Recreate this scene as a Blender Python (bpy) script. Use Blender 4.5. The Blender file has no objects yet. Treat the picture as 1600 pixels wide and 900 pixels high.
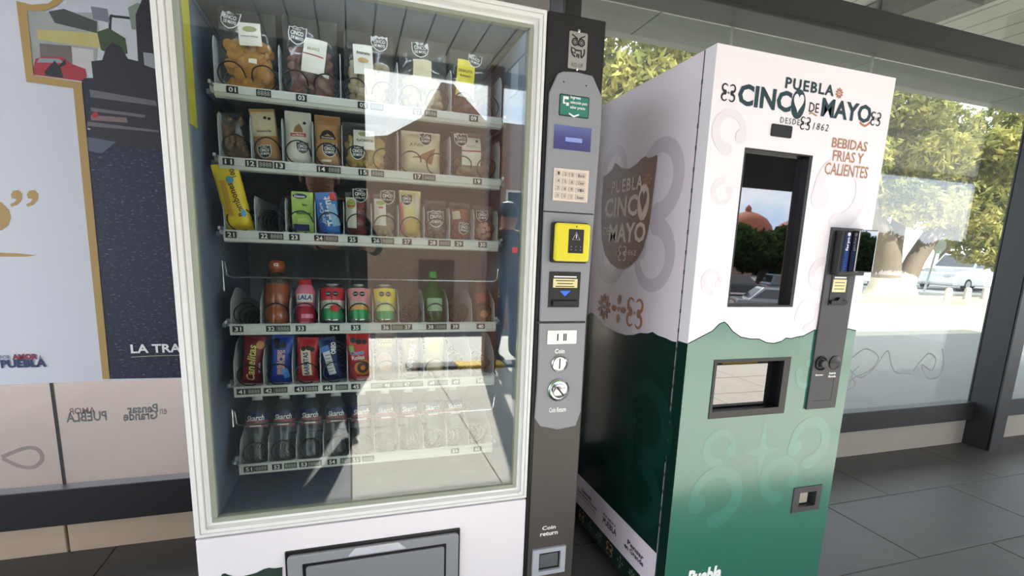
import bpy, bmesh, math, random
import numpy as np
from mathutils import Vector, Matrix, Euler
random.seed(7); rng = np.random.default_rng(7)
S = bpy.context.scene; COL = S.collection

# ---------------------------------------------------------------- camera (calibrated on the vanishing points)
F, CX, CY, CH = 797.5, 816.1, 534.0, 1.22
R = np.array([[0.948715, -0.313780, 0.038496], [-0.020882, -0.183705, -0.982760], [0.315443, 0.931555, -0.180836]])
cd = bpy.data.cameras.new('camera'); cam = bpy.data.objects.new('camera', cd); COL.objects.link(cam)
cd.sensor_width = 36; cd.lens = F/1600*36; cd.shift_x = (800-CX)/1600; cd.shift_y = (CY-450)/1600
cd.clip_start = 0.005; cd.clip_end = 500
M = Matrix.Identity(4)
for i in range(3):
    M[i][0] = R[0][i]; M[i][1] = -R[1][i]; M[i][2] = -R[2][i]
M[2][3] = CH
cam.matrix_world = M; S.camera = cam

# ---------------------------------------------------------------- sky, sun, exposure
W = bpy.data.worlds.new('sky'); S.world = W; W.use_nodes = True
nt = W.node_tree; nt.nodes.clear()
def nd(t, **k):
    n = nt.nodes.new(t)
    for a, b in k.items(): setattr(n, a, b)
    return n
tc = nd('ShaderNodeTexCoord'); mp = nd('ShaderNodeMapping'); mp.inputs['Scale'].default_value = (1, 1, 2.2)
no = nd('ShaderNodeTexNoise'); no.inputs['Scale'].default_value = 2.6; no.inputs['Detail'].default_value = 7; no.inputs['Roughness'].default_value = .6
cr = nd('ShaderNodeValToRGB'); cr.color_ramp.elements[0].position = .38; cr.color_ramp.elements[1].position = .58
mx = nd('ShaderNodeMixRGB'); mx.inputs[1].default_value = (.46, .64, .90, 1); mx.inputs[2].default_value = (1.0, 1.0, 1.0, 1)
bg = nd('ShaderNodeBackground'); bg.inputs[1].default_value = 2.0; wo = nd('ShaderNodeOutputWorld')
L = nt.links.new
L(tc.outputs['Generated'], mp.inputs[0]); L(mp.outputs[0], no.inputs['Vector']); L(no.outputs['Fac'], cr.inputs[0])
L(cr.outputs[0], mx.inputs[0]); L(mx.outputs[0], bg.inputs[0]); L(bg.outputs[0], wo.inputs[0])
sd = bpy.data.lights.new('sun', 'SUN'); sd.energy = 8.0; sd.angle = .009; sd.color = (1, .965, .91)
sun = bpy.data.objects.new('sun', sd); COL.objects.link(sun)
el = math.radians(45.5); az = math.radians(10)
sdir = Vector((-math.sin(az)*math.cos(el), math.cos(az)*math.cos(el), -math.sin(el)))
sun.rotation_euler = sdir.to_track_quat('-Z', 'Y').to_euler(); sun.location = (5, -10, 12)
vs = S.view_settings; vs.view_transform = 'Standard'; vs.look = 'None'; vs.gamma = 1; vs.use_curve_mapping = False
vs.exposure = 1.22
S.cycles.transparent_max_bounces = 32; S.cycles.max_bounces = 10

# ---------------------------------------------------------------- pixels of the photo -> points on known planes
def ray(u, v): return R.T @ np.array([(u-CX)/F, (v-CY)/F, 1.])
def onY(u, v, Y): d = ray(u, v)*Y; d = d/ray(u, v)[1]; return Vector((d[0], d[1], d[2]+CH))
def onX(u, v, X): r = ray(u, v); d = r*X/r[0]; return Vector((d[0], d[1], d[2]+CH))
def onZ(u, v, Z): r = ray(u, v); d = r*(Z-CH)/r[2]; return Vector((d[0], d[1], d[2]+CH))
class Plane:
    def __init__(s, kind, val): s.k = kind; s.v = val
    def at(s, p):
        if s.k == 'F': q = onY(p[0], p[1], s.v); return (q.x, q.z)
        q = onX(p[0], p[1], s.v); return (-q.y, q.z)
    def fn(s, u, v, off=0):
        return (u, s.v-off, v) if s.k == 'F' else (s.v-off, -u, v)
    def rect(s, tl, br):
        a = s.at(tl); b = s.at(br); return ((a[0]+b[0])/2, (a[1]+b[1])/2, abs(b[0]-a[0]), abs(a[1]-b[1]))

# ---------------------------------------------------------------- materials
def lin(c): c = c/255; return c/12.92 if c <= .04045 else ((c+.055)/1.055)**2.4
def rgb(r, g, b): return (lin(r), lin(g), lin(b), 1)
MC = {}
def mat(name, col, rough=.5, metal=0, var=.08, scale=12, bump=0, trans=0, emit=0, spec=.5, stretch=(1, 1, 1), coat=0, cior=1.5):
    if name in MC: return MC[name]
    m = bpy.data.materials.new(name); m.use_nodes = True; MC[name] = m
    n = m.node_tree; b = n.nodes['Principled BSDF']; c = rgb(*col)
    b.inputs['Roughness'].default_value = rough; b.inputs['Metallic'].default_value = metal
    b.inputs['Specular IOR Level'].default_value = spec; b.inputs['Coat Weight'].default_value = coat
    if coat: b.inputs['Coat Roughness'].default_value = .005 if rough < .1 else .08 if cior == 1.5 else .16; b.inputs['Coat IOR'].default_value = cior
    t = n.nodes.new('ShaderNodeTexCoord'); mpn = n.nodes.new('ShaderNodeMapping'); mpn.inputs['Scale'].default_value = stretch
    nz = n.nodes.new('ShaderNodeTexNoise'); nz.inputs['Scale'].default_value = scale; nz.inputs['Detail'].default_value = 5
    mxn = n.nodes.new('ShaderNodeMixRGB'); mxn.inputs[1].default_value = tuple(x*(1-var) for x in c[:3])+(1,)
    mxn.inputs[2].default_value = tuple(min(1, x*(1+var)) for x in c[:3])+(1,)
    k = n.links.new
    k(t.outputs['Object'], mpn.inputs[0]); k(mpn.outputs[0], nz.inputs['Vector']); k(nz.outputs['Fac'], mxn.inputs[0]); k(mxn.outputs[0], b.inputs['Base Color'])
    if bump:
        bp = n.nodes.new('ShaderNodeBump'); bp.inputs['Strength'].default_value = bump; bp.inputs['Distance'].default_value = .01
        k(nz.outputs['Fac'], bp.inputs['Height']); k(bp.outputs[0], b.inputs['Normal'])
    if trans: b.inputs['Transmission Weight'].default_value = trans
    if emit:
        k(mxn.outputs[0], b.inputs['Emission Color']); b.inputs['Emission Strength'].default_value = emit
    return m
def glassmat(name, tint=(240, 246, 244), ior=1.45, haze=0, hazecol=(200, 200, 195), rough=0, noise=0):
    if name in MC: return MC[name]
    m = bpy.data.materials.new(name); m.use_nodes = True; MC[name] = m
    n = m.node_tree; n.nodes.clear(); N = n.nodes.new; k = n.links.new
    o = N('ShaderNodeOutputMaterial'); t = N('ShaderNodeBsdfTransparent'); t.inputs[0].default_value = rgb(*tint)
    g = N('ShaderNodeBsdfGlossy'); g.inputs['Roughness'].default_value = rough; g.inputs[0].default_value = (1, 1, 1, 1)
    fr = N('ShaderNodeFresnel'); ge = N('ShaderNodeNewGeometry'); mi = N('ShaderNodeMapRange')   # thin sheet: the same reflectance from both faces
    mi.inputs[3].default_value = ior; mi.inputs[4].default_value = 1/ior; k(ge.outputs['Backfacing'], mi.inputs[0]); k(mi.outputs[0], fr.inputs['IOR'])
    mxs = N('ShaderNodeMixShader'); k(fr.outputs[0], mxs.inputs[0]); k(t.outputs[0], mxs.inputs[1]); k(g.outputs[0], mxs.inputs[2])
    if haze:
        d = N('ShaderNodeBsdfDiffuse'); d.inputs[0].default_value = rgb(*hazecol)
        tl = N('ShaderNodeBsdfTranslucent'); tl.inputs[0].default_value = rgb(*hazecol)
        md = N('ShaderNodeMixShader'); md.inputs[0].default_value = .5; k(d.outputs[0], md.inputs[1]); k(tl.outputs[0], md.inputs[2])
        m2 = N('ShaderNodeMixShader'); m2.inputs[0].default_value = haze
        if noise:
            tcn = N('ShaderNodeTexCoord'); nz = N('ShaderNodeTexNoise'); nz.inputs['Scale'].default_value = 2.2; nz.inputs['Detail'].default_value = 6
            mr = N('ShaderNodeMapRange'); mr.inputs[1].default_value = .3; mr.inputs[2].default_value = .75; mr.inputs[3].default_value = haze*.5; mr.inputs[4].default_value = haze*1.6
            k(tcn.outputs['Object'], nz.inputs['Vector']); k(nz.outputs['Fac'], mr.inputs[0]); k(mr.outputs[0], m2.inputs[0])
        k(mxs.outputs[0], m2.inputs[1]); k(md.outputs[0], m2.inputs[2]); k(m2.outputs[0], o.inputs[0])
    else: k(mxs.outputs[0], o.inputs[0])
    return m
WHITE = mat('white vinyl', (236, 232, 236), .32, var=.015, scale=3)
MAUVE = mat('white side vinyl', (234, 222, 230), .28, var=.02, scale=3)
ALU = mat('white aluminium', (230, 231, 228), .35, var=.03, scale=20, stretch=(1, 1, 1))
GASKET = mat('pale gasket', (150, 156, 140), .5, var=.05)
BLACK = mat('black plastic', (18, 18, 19), .35, var=.1)
BLACKM = mat('black painted metal', (13, 13, 14), .5, var=.1)
TAUPE = mat('dark taupe metal', (72, 68, 64), .42, var=.05)
GREYP = mat('grey control plastic', (140, 143, 147), .45, var=.03)
DGREY = mat('dark grey plastic', (58, 58, 60), .45, var=.05)
STEEL = mat('brushed steel', (170, 168, 162), .35, 1, var=.1, scale=60, stretch=(1, 1, 12))
CHROME = mat('chrome', (205, 208, 208), .2, 1, var=.05)
STEELD = mat('dark steel frame', (44, 45, 46), .45, .2, var=.1, scale=20)
INNER = mat('cabinet inner paint', (120, 134, 156), .55, var=.12, scale=30)
INBACK = mat('frosted back plate', (160, 166, 170), .5, var=.22, scale=90, bump=.25)
TRAYM = mat('tray paint', (176, 182, 186), .45, var=.04)
STRIP = mat('price rail plastic', (205, 208, 204), .4, var=.03)
COILM = mat('black coil wire', (14, 14, 15), .35, var=.1)
TAGB = mat('tag black', (24, 26, 28), .5); TXW = mat('print white', (238, 238, 236), .5, var=.01); TXK = mat('print black', (20, 22, 24), .5, var=.01)
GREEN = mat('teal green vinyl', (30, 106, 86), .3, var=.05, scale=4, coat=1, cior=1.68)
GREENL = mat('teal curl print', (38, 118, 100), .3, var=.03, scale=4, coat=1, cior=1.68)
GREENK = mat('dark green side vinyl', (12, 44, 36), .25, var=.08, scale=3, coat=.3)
PALEC = mat('pale curl print', (226, 221, 227), .32, var=.01)
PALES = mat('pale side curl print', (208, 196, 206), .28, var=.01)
NAVYT = mat('logo dark teal', (16, 52, 60), .4, var=.04)
BRONZE = mat('shield bronze print', (118, 84, 56), .4, var=.12, scale=3)
COPPER = mat('copper print', (176, 118, 84), .4, var=.05); CREAM = mat('cream print', (226, 208, 190), .4, var=.02)
GOLD = mat('gold print', (178, 146, 84), .5, var=.04); POSTW = mat('poster white', (212, 214, 222), .5, var=.015)
GLASS1 = glassmat('vending glass', (251, 253, 252), 1.62)
SCREEN = mat('black mirror glass', (8, 8, 9), .02, var=.02, spec=1.0, coat=1, cior=1.9)
BAGF = glassmat('clear bag film', (236, 238, 238), 1.5, haze=.06, hazecol=(230, 230, 230), rough=.12)
PET = glassmat('clear bottle plastic', (244, 248, 250), 1.45, haze=.07, hazecol=(200, 215, 225), rough=.05)

# ---------------------------------------------------------------- geometry helpers
OFF = {}
class B:
    def __init__(s): s.v = []; s.f = []
    def add(s, vs, fs):
        o = len(s.v); s.v += [tuple(x) for x in vs]; s.f += [tuple(i+o for i in f) for f in fs]; return s
    def box(s, x0, x1, y0, y1, z0, z1):
        return s.add([(x0,y0,z0),(x1,y0,z0),(x1,y1,z0),(x0,y1,z0),(x0,y0,z1),(x1,y0,z1),(x1,y1,z1),(x0,y1,z1)],
                     [(0,3,2,1),(4,5,6,7),(0,1,5,4),(1,2,6,5),(2,3,7,6),(3,0,4,7)])
    def prism(s, pts, fn, d0, d1):
        n = len(pts); a = [fn(u, v, d1) for u, v in pts]+[fn(u, v, d0) for u, v in pts]
        return s.add(a, [tuple(range(n)), tuple(range(2*n-1, n-1, -1))]+[(i, n+i, n+(i+1) % n, (i+1) % n) for i in range(n)])
    def tube(s, P, r, n=6, closed=False):
        P = [Vector(p) for p in P]; m = len(P); rs = r if isinstance(r, (list, tuple)) else [r]*m; vs = []
        up = None
        for i in range(m):
            t = (P[(i+1) % m]-P[i-1]) if closed or 0 < i < m-1 else (P[1]-P[0] if i == 0 else P[-1]-P[-2])
            t.normalize()
            if up is None: up = Vector((0, 0, 1)) if abs(t.z) < .9 else Vector((1, 0, 0))
            a = t.cross(up); a.normalize(); b2 = a.cross(t); up = b2
            for k in range(n):
                q = 2*math.pi*k/n; vs.append(P[i]+(a*math.cos(q)+b2*math.sin(q))*rs[i])
        fs = []
        for i in range(m if closed else m-1):
            for k in range(n): j = (i+1) % m; fs.append((i*n+k, i*n+(k+1) % n, j*n+(k+1) % n, j*n+k))
        if not closed: fs += [tuple(range(n-1, -1, -1)), tuple(range((m-1)*n, m*n))]
        return s.add(vs, fs)
    def lathe(s, prof, n=20, c=(0, 0, 0), axis='z'):
        vs = []
        for r, z in prof:
            for k in range(n):
                q = 2*math.pi*k/n; p = (r*math.cos(q), r*math.sin(q), z)
                if axis == 'y': p = (p[0], -z, p[1])
                if axis == 'x': p = (z, p[0], p[1])
                vs.append((c[0]+p[0], c[1]+p[1], c[2]+p[2]))
        m = len(prof)
        fs = [(i*n+k, i*n+(k+1) % n, (i+1)*n+(k+1) % n, (i+1)*n+k) for i in range(m-1) for k in range(n)]
        fs += [tuple(range(n-1, -1, -1)), tuple(range((m-1)*n, m*n))]
        return s.add(vs, fs)
    def blob(s, c, r, rot=0, n=7, m=5):
        vs = []; fs = []
        for i in range(m+1):
            th = math.pi*i/m
            for k in range(n):
                q = 2*math.pi*k/n; p = Vector((r[0]*math.sin(th)*math.cos(q), r[1]*math.sin(th)*math.sin(q), r[2]*math.cos(th)))
                p = Matrix.Rotation(rot, 3, 'Y') @ p; vs.append(p+Vector(c))
        fs = [(i*n+k, i*n+(k+1) % n, (i+1)*n+(k+1) % n, (i+1)*n+k) for i in range(m) for k in range(n)]
        return s.add(vs, fs)
def tagit(o, label=None, cat=None, group=None, kind=None):
    if label: o['label'] = label
    if cat: o['category'] = cat
    if group: o['group'] = group
    if kind: o['kind'] = kind
    return o
def link(name, me, parent=None):
    o = bpy.data.objects.new(name, me); COL.objects.link(o)
    if parent is not None: o.parent = parent
    OFF[o.name] = OFF.get(parent.name, Vector((0, 0, 0))) if parent is not None else Vector((0, 0, 0))
    return o
def obj(name, b, m, parent=None, bevel=0, smooth=False, seg=2):
    me = bpy.data.meshes.new(name); off = OFF.get(parent.name, Vector((0, 0, 0))) if parent is not None else Vector((0, 0, 0))
    me.from_pydata([(x-off.x, y-off.y, z-off.z) for x, y, z in b.v], [], b.f)
    if bevel or smooth:
        bm = bmesh.new(); bm.from_mesh(me); bmesh.ops.recalc_face_normals(bm, faces=bm.faces)
        if bevel:
            es = [e for e in bm.edges if len(e.link_faces) == 2 and e.calc_face_angle(0) > .5]
            bmesh.ops.bevel(bm, geom=es, offset=bevel, segments=seg, affect='EDGES', profile=.5, clamp_overlap=True)
        if smooth:
            for f in bm.faces: f.smooth = True
            for e in bm.edges:
                if len(e.link_faces) == 2 and e.calc_face_angle(0) > .7: e.smooth = False
        bm.to_mesh(me); bm.free()
    me.materials.append(m); return link(name, me, parent)
def thing(name, loc, label, cat, group=None, world=True):
    o = bpy.data.objects.new(name, None); COL.objects.link(o); o.location = loc; o.empty_display_size = .05
    OFF[o.name] = Vector(loc) if world else Vector((0, 0, 0)); tagit(o, label, cat, group); return o
def struct(name, b, m, label=None, bevel=0, smooth=False):
    o = obj(name, b, m, None, bevel, smooth); o['kind'] = 'structure'
    if label: o['label'] = label
    return o
def decal(name, pl, pts, m, parent, off=.0008):
    b = B(); b.add([pl.fn(u, v, off) for u, v in pts], [tuple(range(len(pts)))]); return obj(name, b, m, parent)
def slab(name, pl, pts, m, parent, d0=0, d1=.004, bevel=0):
    return obj(name, B().prism(pts, pl.fn, d0, d1), m, parent, bevel)
def rectpts(c): cx, cz, w, h = c; return [(cx-w/2, cz-h/2), (cx+w/2, cz-h/2), (cx+w/2, cz+h/2), (cx-w/2, cz+h/2)]
def rrect(c, r, n=4):
    cx, cz, w, h = c; P = []
    for sx, sz, a0 in ((1, -1, -90), (1, 1, 0), (-1, 1, 90), (-1, -1, 180)):
        for k in range(n+1):
            a = math.radians(a0+90*k/n); P.append((cx+sx*(w/2-r)+r*math.cos(a), cz+sz*(h/2-r)+r*math.sin(a)))
    return P
def ell(cx, cz, rx, rz, n=20): return [(cx+rx*math.cos(2*math.pi*k/n), cz+rz*math.sin(2*math.pi*k/n)) for k in range(n)]
# text: queued, turned into meshes in one go at the end
TQ = []
def T(body, fn, c, m, parent, name='lettering', off=.0012, bold=0, shear=0, flip=False, label=None, keep=False, space=1):
    TQ.append((body, fn, c, m, parent, name, off, bold, shear, flip, label, keep, space))
def flush_text():
    cache = {}
    for t in TQ:
        key = (t[0], t[7], t[8], t[12])
        if key in cache: continue
        cu = bpy.data.curves.new('t', 'FONT'); cu.body = t[0]; cu.resolution_u = 2; cu.offset = t[7]; cu.shear = t[8]; cu.space_character = t[12]; cu.space_line = .95
        o = bpy.data.objects.new('t', cu); COL.objects.link(o); cache[key] = o
    bpy.context.view_layer.update(); dg = bpy.context.evaluated_depsgraph_get(); data = {}
    for k, o in cache.items():
        me = bpy.data.meshes.new_from_object(o.evaluated_get(dg))
        v = np.empty(len(me.vertices)*3); me.vertices.foreach_get('co', v); v = v.reshape(-1, 3)
        fs = [tuple(p.vertices) for p in me.polygons]; lo = v.min(0); hi = v.max(0)
        data[k] = ((v-(lo+hi)/2)/(np.maximum(hi-lo, 1e-6)), (hi-lo), fs); bpy.data.meshes.remove(me)
    for o in cache.values():
        cu = o.data; bpy.data.objects.remove(o); bpy.data.curves.remove(cu)
    for body, fn, c, m, parent, name, off, bold, shear, flip, label, keep, space in TQ:
        v, sz, fs = data[(body, bold, shear, space)]; cx, cz, w, h = c
        if keep: w = h*sz[0]/sz[1]
        sx = -1 if flip else 1
        vs = [fn(cx+sx*x*w, cz+y*h, off) for x, y, _ in v]
        b = B(); b.add(vs, [f[::-1] for f in fs] if flip else fs); o = obj(name, b, m, parent)
        if label: o['label'] = label
# ornament pieces (flat print)
def curlpts(cx, cz, r, a0, a1, w0, w1, n=18, sx=1):
    out = []; inn = []
    for k in range(n+1):
        t = k/n; a = math.radians(a0+(a1-a0)*t); w = w0+(w1-w0)*t
        out.append((cx+sx*(r+w/2)*math.cos(a), cz+(r+w/2)*math.sin(a))); inn.append((cx+sx*(r-w/2)*math.cos(a), cz+(r-w/2)*math.sin(a)))
    return out+inn[::-1]
CN = [0]
def curl(name, pl, cx, cz, r, m, parent, sx=1, sz=1, off=.0006):
    CN[0] = (CN[0]+1) % 4; off += .00011*CN[0]
    # a comma-like scroll: arc thickening into a round head
    b = B(); P = curlpts(0, 0, r, 190, -75, .34*r, .62*r); n = len(P)//2
    vs = [pl.fn(cx+sx*u, cz+sz*v, off) for u, v in P]
    b.add(vs, [(i, i+1, 2*n-2-i, 2*n-1-i) for i in range(n-1)])
    for E2 in (ell(-.84*r, -.22*r, .40*r, .40*r), [(.12*r+.42*r*math.cos(a), -1.02*r+(.34*r if math.sin(a) > 0 else .34*r)*math.sin(a)) for a in np.linspace(0, 2*math.pi, 20, endpoint=False)]):
        off += .00003; b.add([pl.fn(cx+sx*u, cz+sz*v, off) for u, v in E2], [tuple(range(20))])
    return obj(name, b, m, parent)
def orn(name, pl, cx, cz, s, m, parent, kind=0, off=.0012):
    b = B()
    def poly(P): b.add([pl.fn(u, v, off) for u, v in P], [tuple(range(len(P)))])
    if kind == 0:      # four scrolls round a small star
        for sx in (-1, 1):
            for sz in (-1, 1):
                P = curlpts(0, 0, .2*s, 150, -120, .06*s, .16*s, 10); n = len(P)//2
                b.add([pl.fn(cx+sx*(.26*s)+sx*u, cz+sz*(.26*s)+sz*v, off) for u, v in P], [(i, i+1, 2*n-2-i, 2*n-1-i) for i in range(n-1)])
        poly([(cx+(.12 if k % 2 == 0 else .03)*s*math.cos(k*math.pi/4), cz+(.12 if k % 2 == 0 else .03)*s*math.sin(k*math.pi/4)) for k in range(8)])
    else:              # ring of petals (kind = petal count)
        for k in range(kind):
            a = 2*math.pi*k/kind+math.pi/2; d = .33*s; rr = .15*s if kind > 5 else .2*s; ra = .17*s
            P = [(ra*math.cos(q), rr*.55*math.sin(q)) for q in np.linspace(0, 2*math.pi, 10, endpoint=False)]
            poly([(cx+d*math.cos(a)+u*math.cos(a)-v*math.sin(a), cz+d*math.sin(a)+u*math.sin(a)+v*math.cos(a)) for u, v in P])
        poly(ell(cx, cz, .09*s, .09*s, 10))
    return obj(name, b, m, parent)
# ================================================================ THE SETTING
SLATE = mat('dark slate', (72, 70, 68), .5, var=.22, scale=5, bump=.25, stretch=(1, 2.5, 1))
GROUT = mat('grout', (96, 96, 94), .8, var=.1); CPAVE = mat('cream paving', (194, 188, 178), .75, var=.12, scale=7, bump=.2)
CONC = mat('concrete pavement', (176, 168, 152), .8, var=.12, scale=2, bump=.1); ASPH = mat('asphalt', (98, 98, 98), .85, var=.15, scale=8, bump=.1)
fl = struct('floor', B().box(-7, 9, -2.1, 2.24, -.12, -.004), GROUT, 'dark slate tiled platform floor')
def tiles(rows, x0, x1, L_, m, gap, name, stag=True):
    protos = {}
    for ri, (ya, yb) in enumerate(rows):
        x = x0-(L_/2 if ri % 2 and stag else 0)
        while x < x1-.01:
            k = round(yb-ya, 3)
            if k not in protos:
                b = B().box(-L_/2+gap, L_/2-gap, -(yb-ya)/2+gap, (yb-ya)/2-gap, -.03, 0)
                o = obj(name, b, m, fl, bevel=.002, seg=1); protos[k] = o
            else:
                o = protos[k].copy(); COL.objects.link(o)
            o.location = (x+L_/2, (ya+yb)/2, random.uniform(-.0006, .0006)); x += L_
ys = [2.24, 1.77, 1.31, .86, .41]
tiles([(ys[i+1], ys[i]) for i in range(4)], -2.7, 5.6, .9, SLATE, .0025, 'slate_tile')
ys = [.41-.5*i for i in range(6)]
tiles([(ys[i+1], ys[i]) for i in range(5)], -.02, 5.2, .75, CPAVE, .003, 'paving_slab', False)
tiles([(ys[i+1], ys[i]) for i in range(5)], -2.72, -.02, .9, SLATE, .0025, 'slate_tile', False)  # slate put here for its dark tone, standing in for shaded cream slabs
# raised kerb with painted blocks at the platform edge
KY = mat('kerb yellow', (214, 178, 60), .7); KD = mat('kerb dark', (60, 60, 62), .7)
kb = struct('trim_1', B().box(-7, 9, -2.36, -2.1, -.16, -.002), CONC, 'concrete platform edge')
for i in range(14): obj('kerb_block', B().box(.5+i*.5, .5+i*.5+.495, -2.33, -2.12, -.002, .03), KY if i % 2 else KD, kb, bevel=.006, seg=1)
# ceiling of long white slats, reaching out past the glass wall
CEIL = mat('ceiling slat', (184, 182, 172), .5, var=.04, scale=2)
ce = struct('ceiling', B().box(-6, 12, -2.1, 3.7, 2.83, 2.98), mat('roof deck', (120, 122, 118), .7), 'white slatted canopy ceiling')
pr = None
for i in range(90):
    if pr is None: o = pr = obj('slat', B().box(-.094, .094, -2.42, 2.42, -.012, .02), CEIL, ce, bevel=.004, seg=1)
    else: o = pr.copy(); COL.objects.link(o)
    o.location = (-6+.2*i+.1, .34, 2.812)
for i in range(9): obj('soffit_panel', B().box(-6+2*i+.006, -4+2*i-.006, 2.78, 3.68, 2.80, 2.83), mat('shaded soffit', (112, 117, 112), .7, var=.2, scale=1.6), ce)  # outer ceiling painted grey for the shade and dirty glass over it
struct('trim_2', B().box(3.25, 3.55, 2.3, 2.76, 2.72, 2.79).box(3.10, 3.70, 2.3, 2.76, 2.785, 2.797), STEELD, 'steel cross beam under the canopy')
struct('trim_3', B().box(-6, 12, 3.68, 3.78, 2.80, 2.99), mat('fascia', (116, 120, 114), .6), 'grey canopy fascia')
struct('trim_4', B().box(-6, 12, -2.2, -2.1, 2.7, 2.99), mat('fascia', (116, 120, 114), .6), 'grey canopy fascia')
# steel posts, beam, rails
def post(n, x0, x1): struct('trim_%d' % n, B().box(x0, x1, 2.07, 2.085, 0, 2.8).box(x0, x1, 2.235, 2.25, 0, 2.8).box(x0, x0+.012, 2.08, 2.24, 0, 2.8).box(x1-.012, x1, 2.08, 2.24, 0, 2.8), STEELD, 'dark steel post of the glass wall')
post(5, .825, .895); post(6, 4.03, 4.15)
struct('trim_7', B().box(-5, 9, 2.06, 2.24, 2.30, 2.425).box(-5, 9, 2.045, 2.20, 2.285, 2.303), STEELD, 'dark steel head beam', bevel=.003)
struct('trim_8', B().box(-5, .825, 2.20, 2.26, .128, .272), BLACKM, 'black bottom rail left of the machines', bevel=.003)
struct('trim_9', B().box(.895, 4.03, 2.20, 2.27, .178, .303), STEELD, 'dark bottom rail right of the drinks machine', bevel=.003)
struct('trim_10', B().box(4.15, 9, 2.20, 2.27, .178, .303), STEELD, 'dark bottom rail beyond the right post', bevel=.003)
# kerb stones under the rail
ks = struct('baseboard_back', B().box(-5, 9, 2.26, 2.44, -.1, .12), mat('kerb core', (120, 108, 96), .8), 'stone kerb under the glass wall')
KS = mat('travertine kerb', (176, 154, 132), .6, var=.14, scale=6, stretch=(1, 1, 3)); KG = mat('grey kerb', (150, 144, 134), .7, var=.1, scale=6)
bounds = [-2.9, -1.98, -1.055, -.12, .86, 1.78, 2.71, 4.09, 4.97, 5.5, 6.4, 7.3, 8.2, 9.0]
for i in range(len(bounds)-1):
    obj('kerb_stone', B().box(bounds[i]+.004, bounds[i+1]-.004, 2.235, 2.45, -.003, .135 if i < 4 else .18), KS if i < 4 else KG, ks, bevel=.003, seg=1)
# glass panes with silicone joints
GW = glassmat('dusty wall glass', (246, 249, 247), 1.5, haze=.05, hazecol=(190, 192, 186), noise=1)
GD = glassmat('dirty low glass', (244, 240, 238), 1.5, haze=.12, hazecol=(190, 182, 176), noise=1)
SIL = mat('dark silicone', (50, 48, 46), .5); SILP = mat('clear silicone', (150, 154, 146), .4); panes = []
for i in range(len(bounds)-1):
    a, b_ = bounds[i], bounds[i+1]
    w = struct('window_%d' % (i+1), B().box(a+.004, b_-.004, 2.262, 2.27, .13, 2.31), GD if i < 4 else GW, 'dusty glass pane of the wall'); panes.append(w)
    obj('joint', B().box(b_-.004, b_+.004, 2.261, 2.271, .13, 2.31), SIL if i < 4 else SILP, w)
    w = struct('window_%d' % (i+21), B().box(a+.004, b_-.004, 2.262, 2.27, 2.42, 2.80), GW, 'glass pane above the head beam')
    obj('joint', B().box(b_-.004, b_+.004, 2.261, 2.271, 2.42, 2.8), SIL, w)
# scratched scribble on the pane beside the drinks machine
PG = Plane('F', 2.262); SCR = mat('scribble', (150, 152, 150), .7)
def stroke(px, w, parent, pl=PG, m=SCR, name='scribble'):
    P = [Vector(pl.fn(*pl.at(p), .001)) for p in px]; Q = []
    for i in range(len(P)-1):
        p0 = P[max(i-1, 0)]; p1 = P[i]; p2 = P[i+1]; p3 = P[min(i+2, len(P)-1)]
        for k in range(6):
            t = k/6; Q.append(.5*((2*p1)+(p2-p0)*t+(2*p0-5*p1+4*p2-p3)*t*t+(3*p1-p0-3*p2+p3)*t**3))
    Q.append(P[-1]); b = B()
    b.tube(Q, w, 4); b.v = [(x, pl.v-.0008+(y-pl.v)*.05, z) for x, y, z in b.v]
    return obj(name, b, m, parent)
stroke([(1330, 560), (1352, 545), (1372, 558), (1360, 578), (1335, 590), (1322, 600)], .004, panes[6])
stroke([(1325, 575), (1345, 590), (1368, 572), (1386, 548), (1392, 568), (1400, 582), (1422, 584)], .004, panes[6])
stroke([(1426, 580), (1440, 562), (1452, 552), (1462, 562), (1455, 578), (1440, 570), (1448, 590), (1466, 588), (1474, 566), (1472, 545)], .005, panes[6])
stroke([(1324, 610), (1336, 600), (1330, 585), (1342, 572)], .004, panes[6])
# stickers on the outer face of the low glass, so they read backwards
STK = mat('faded sticker ink', (104, 128, 134), .6, var=.1); STR = mat('faded sticker red', (150, 110, 116), .6)
pw0 = panes[2]
T('AMOR', PG.fn, PG.rect((104, 639), (148, 647)), STR, pw0, 'reversed_lettering', -.009, .02, flip=True)
T('PUEBLA', PG.fn, PG.rect((100, 646), (166, 658)), STK, pw0, 'reversed_lettering', -.009, .03, flip=True)
T('Pensar', PG.fn, PG.rect((196, 634), (246, 645)), STK, pw0, 'reversed_lettering', -.009, .03, flip=True)
T('Grande', PG.fn, PG.rect((190, 644), (246, 656)), STK, pw0, 'reversed_lettering', -.009, .03, flip=True)
T('en', PG.fn, PG.rect((248, 640), (260, 648)), STR, pw0, 'reversed_lettering', -.009, .01, flip=True)
stroke([(3, 714), (40, 700), (60, 703), (66, 718), (52, 730), (30, 728), (4, 716)], .007, panes[1], name='smear', m=mat('smear', (150, 140, 134), .7))

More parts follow.
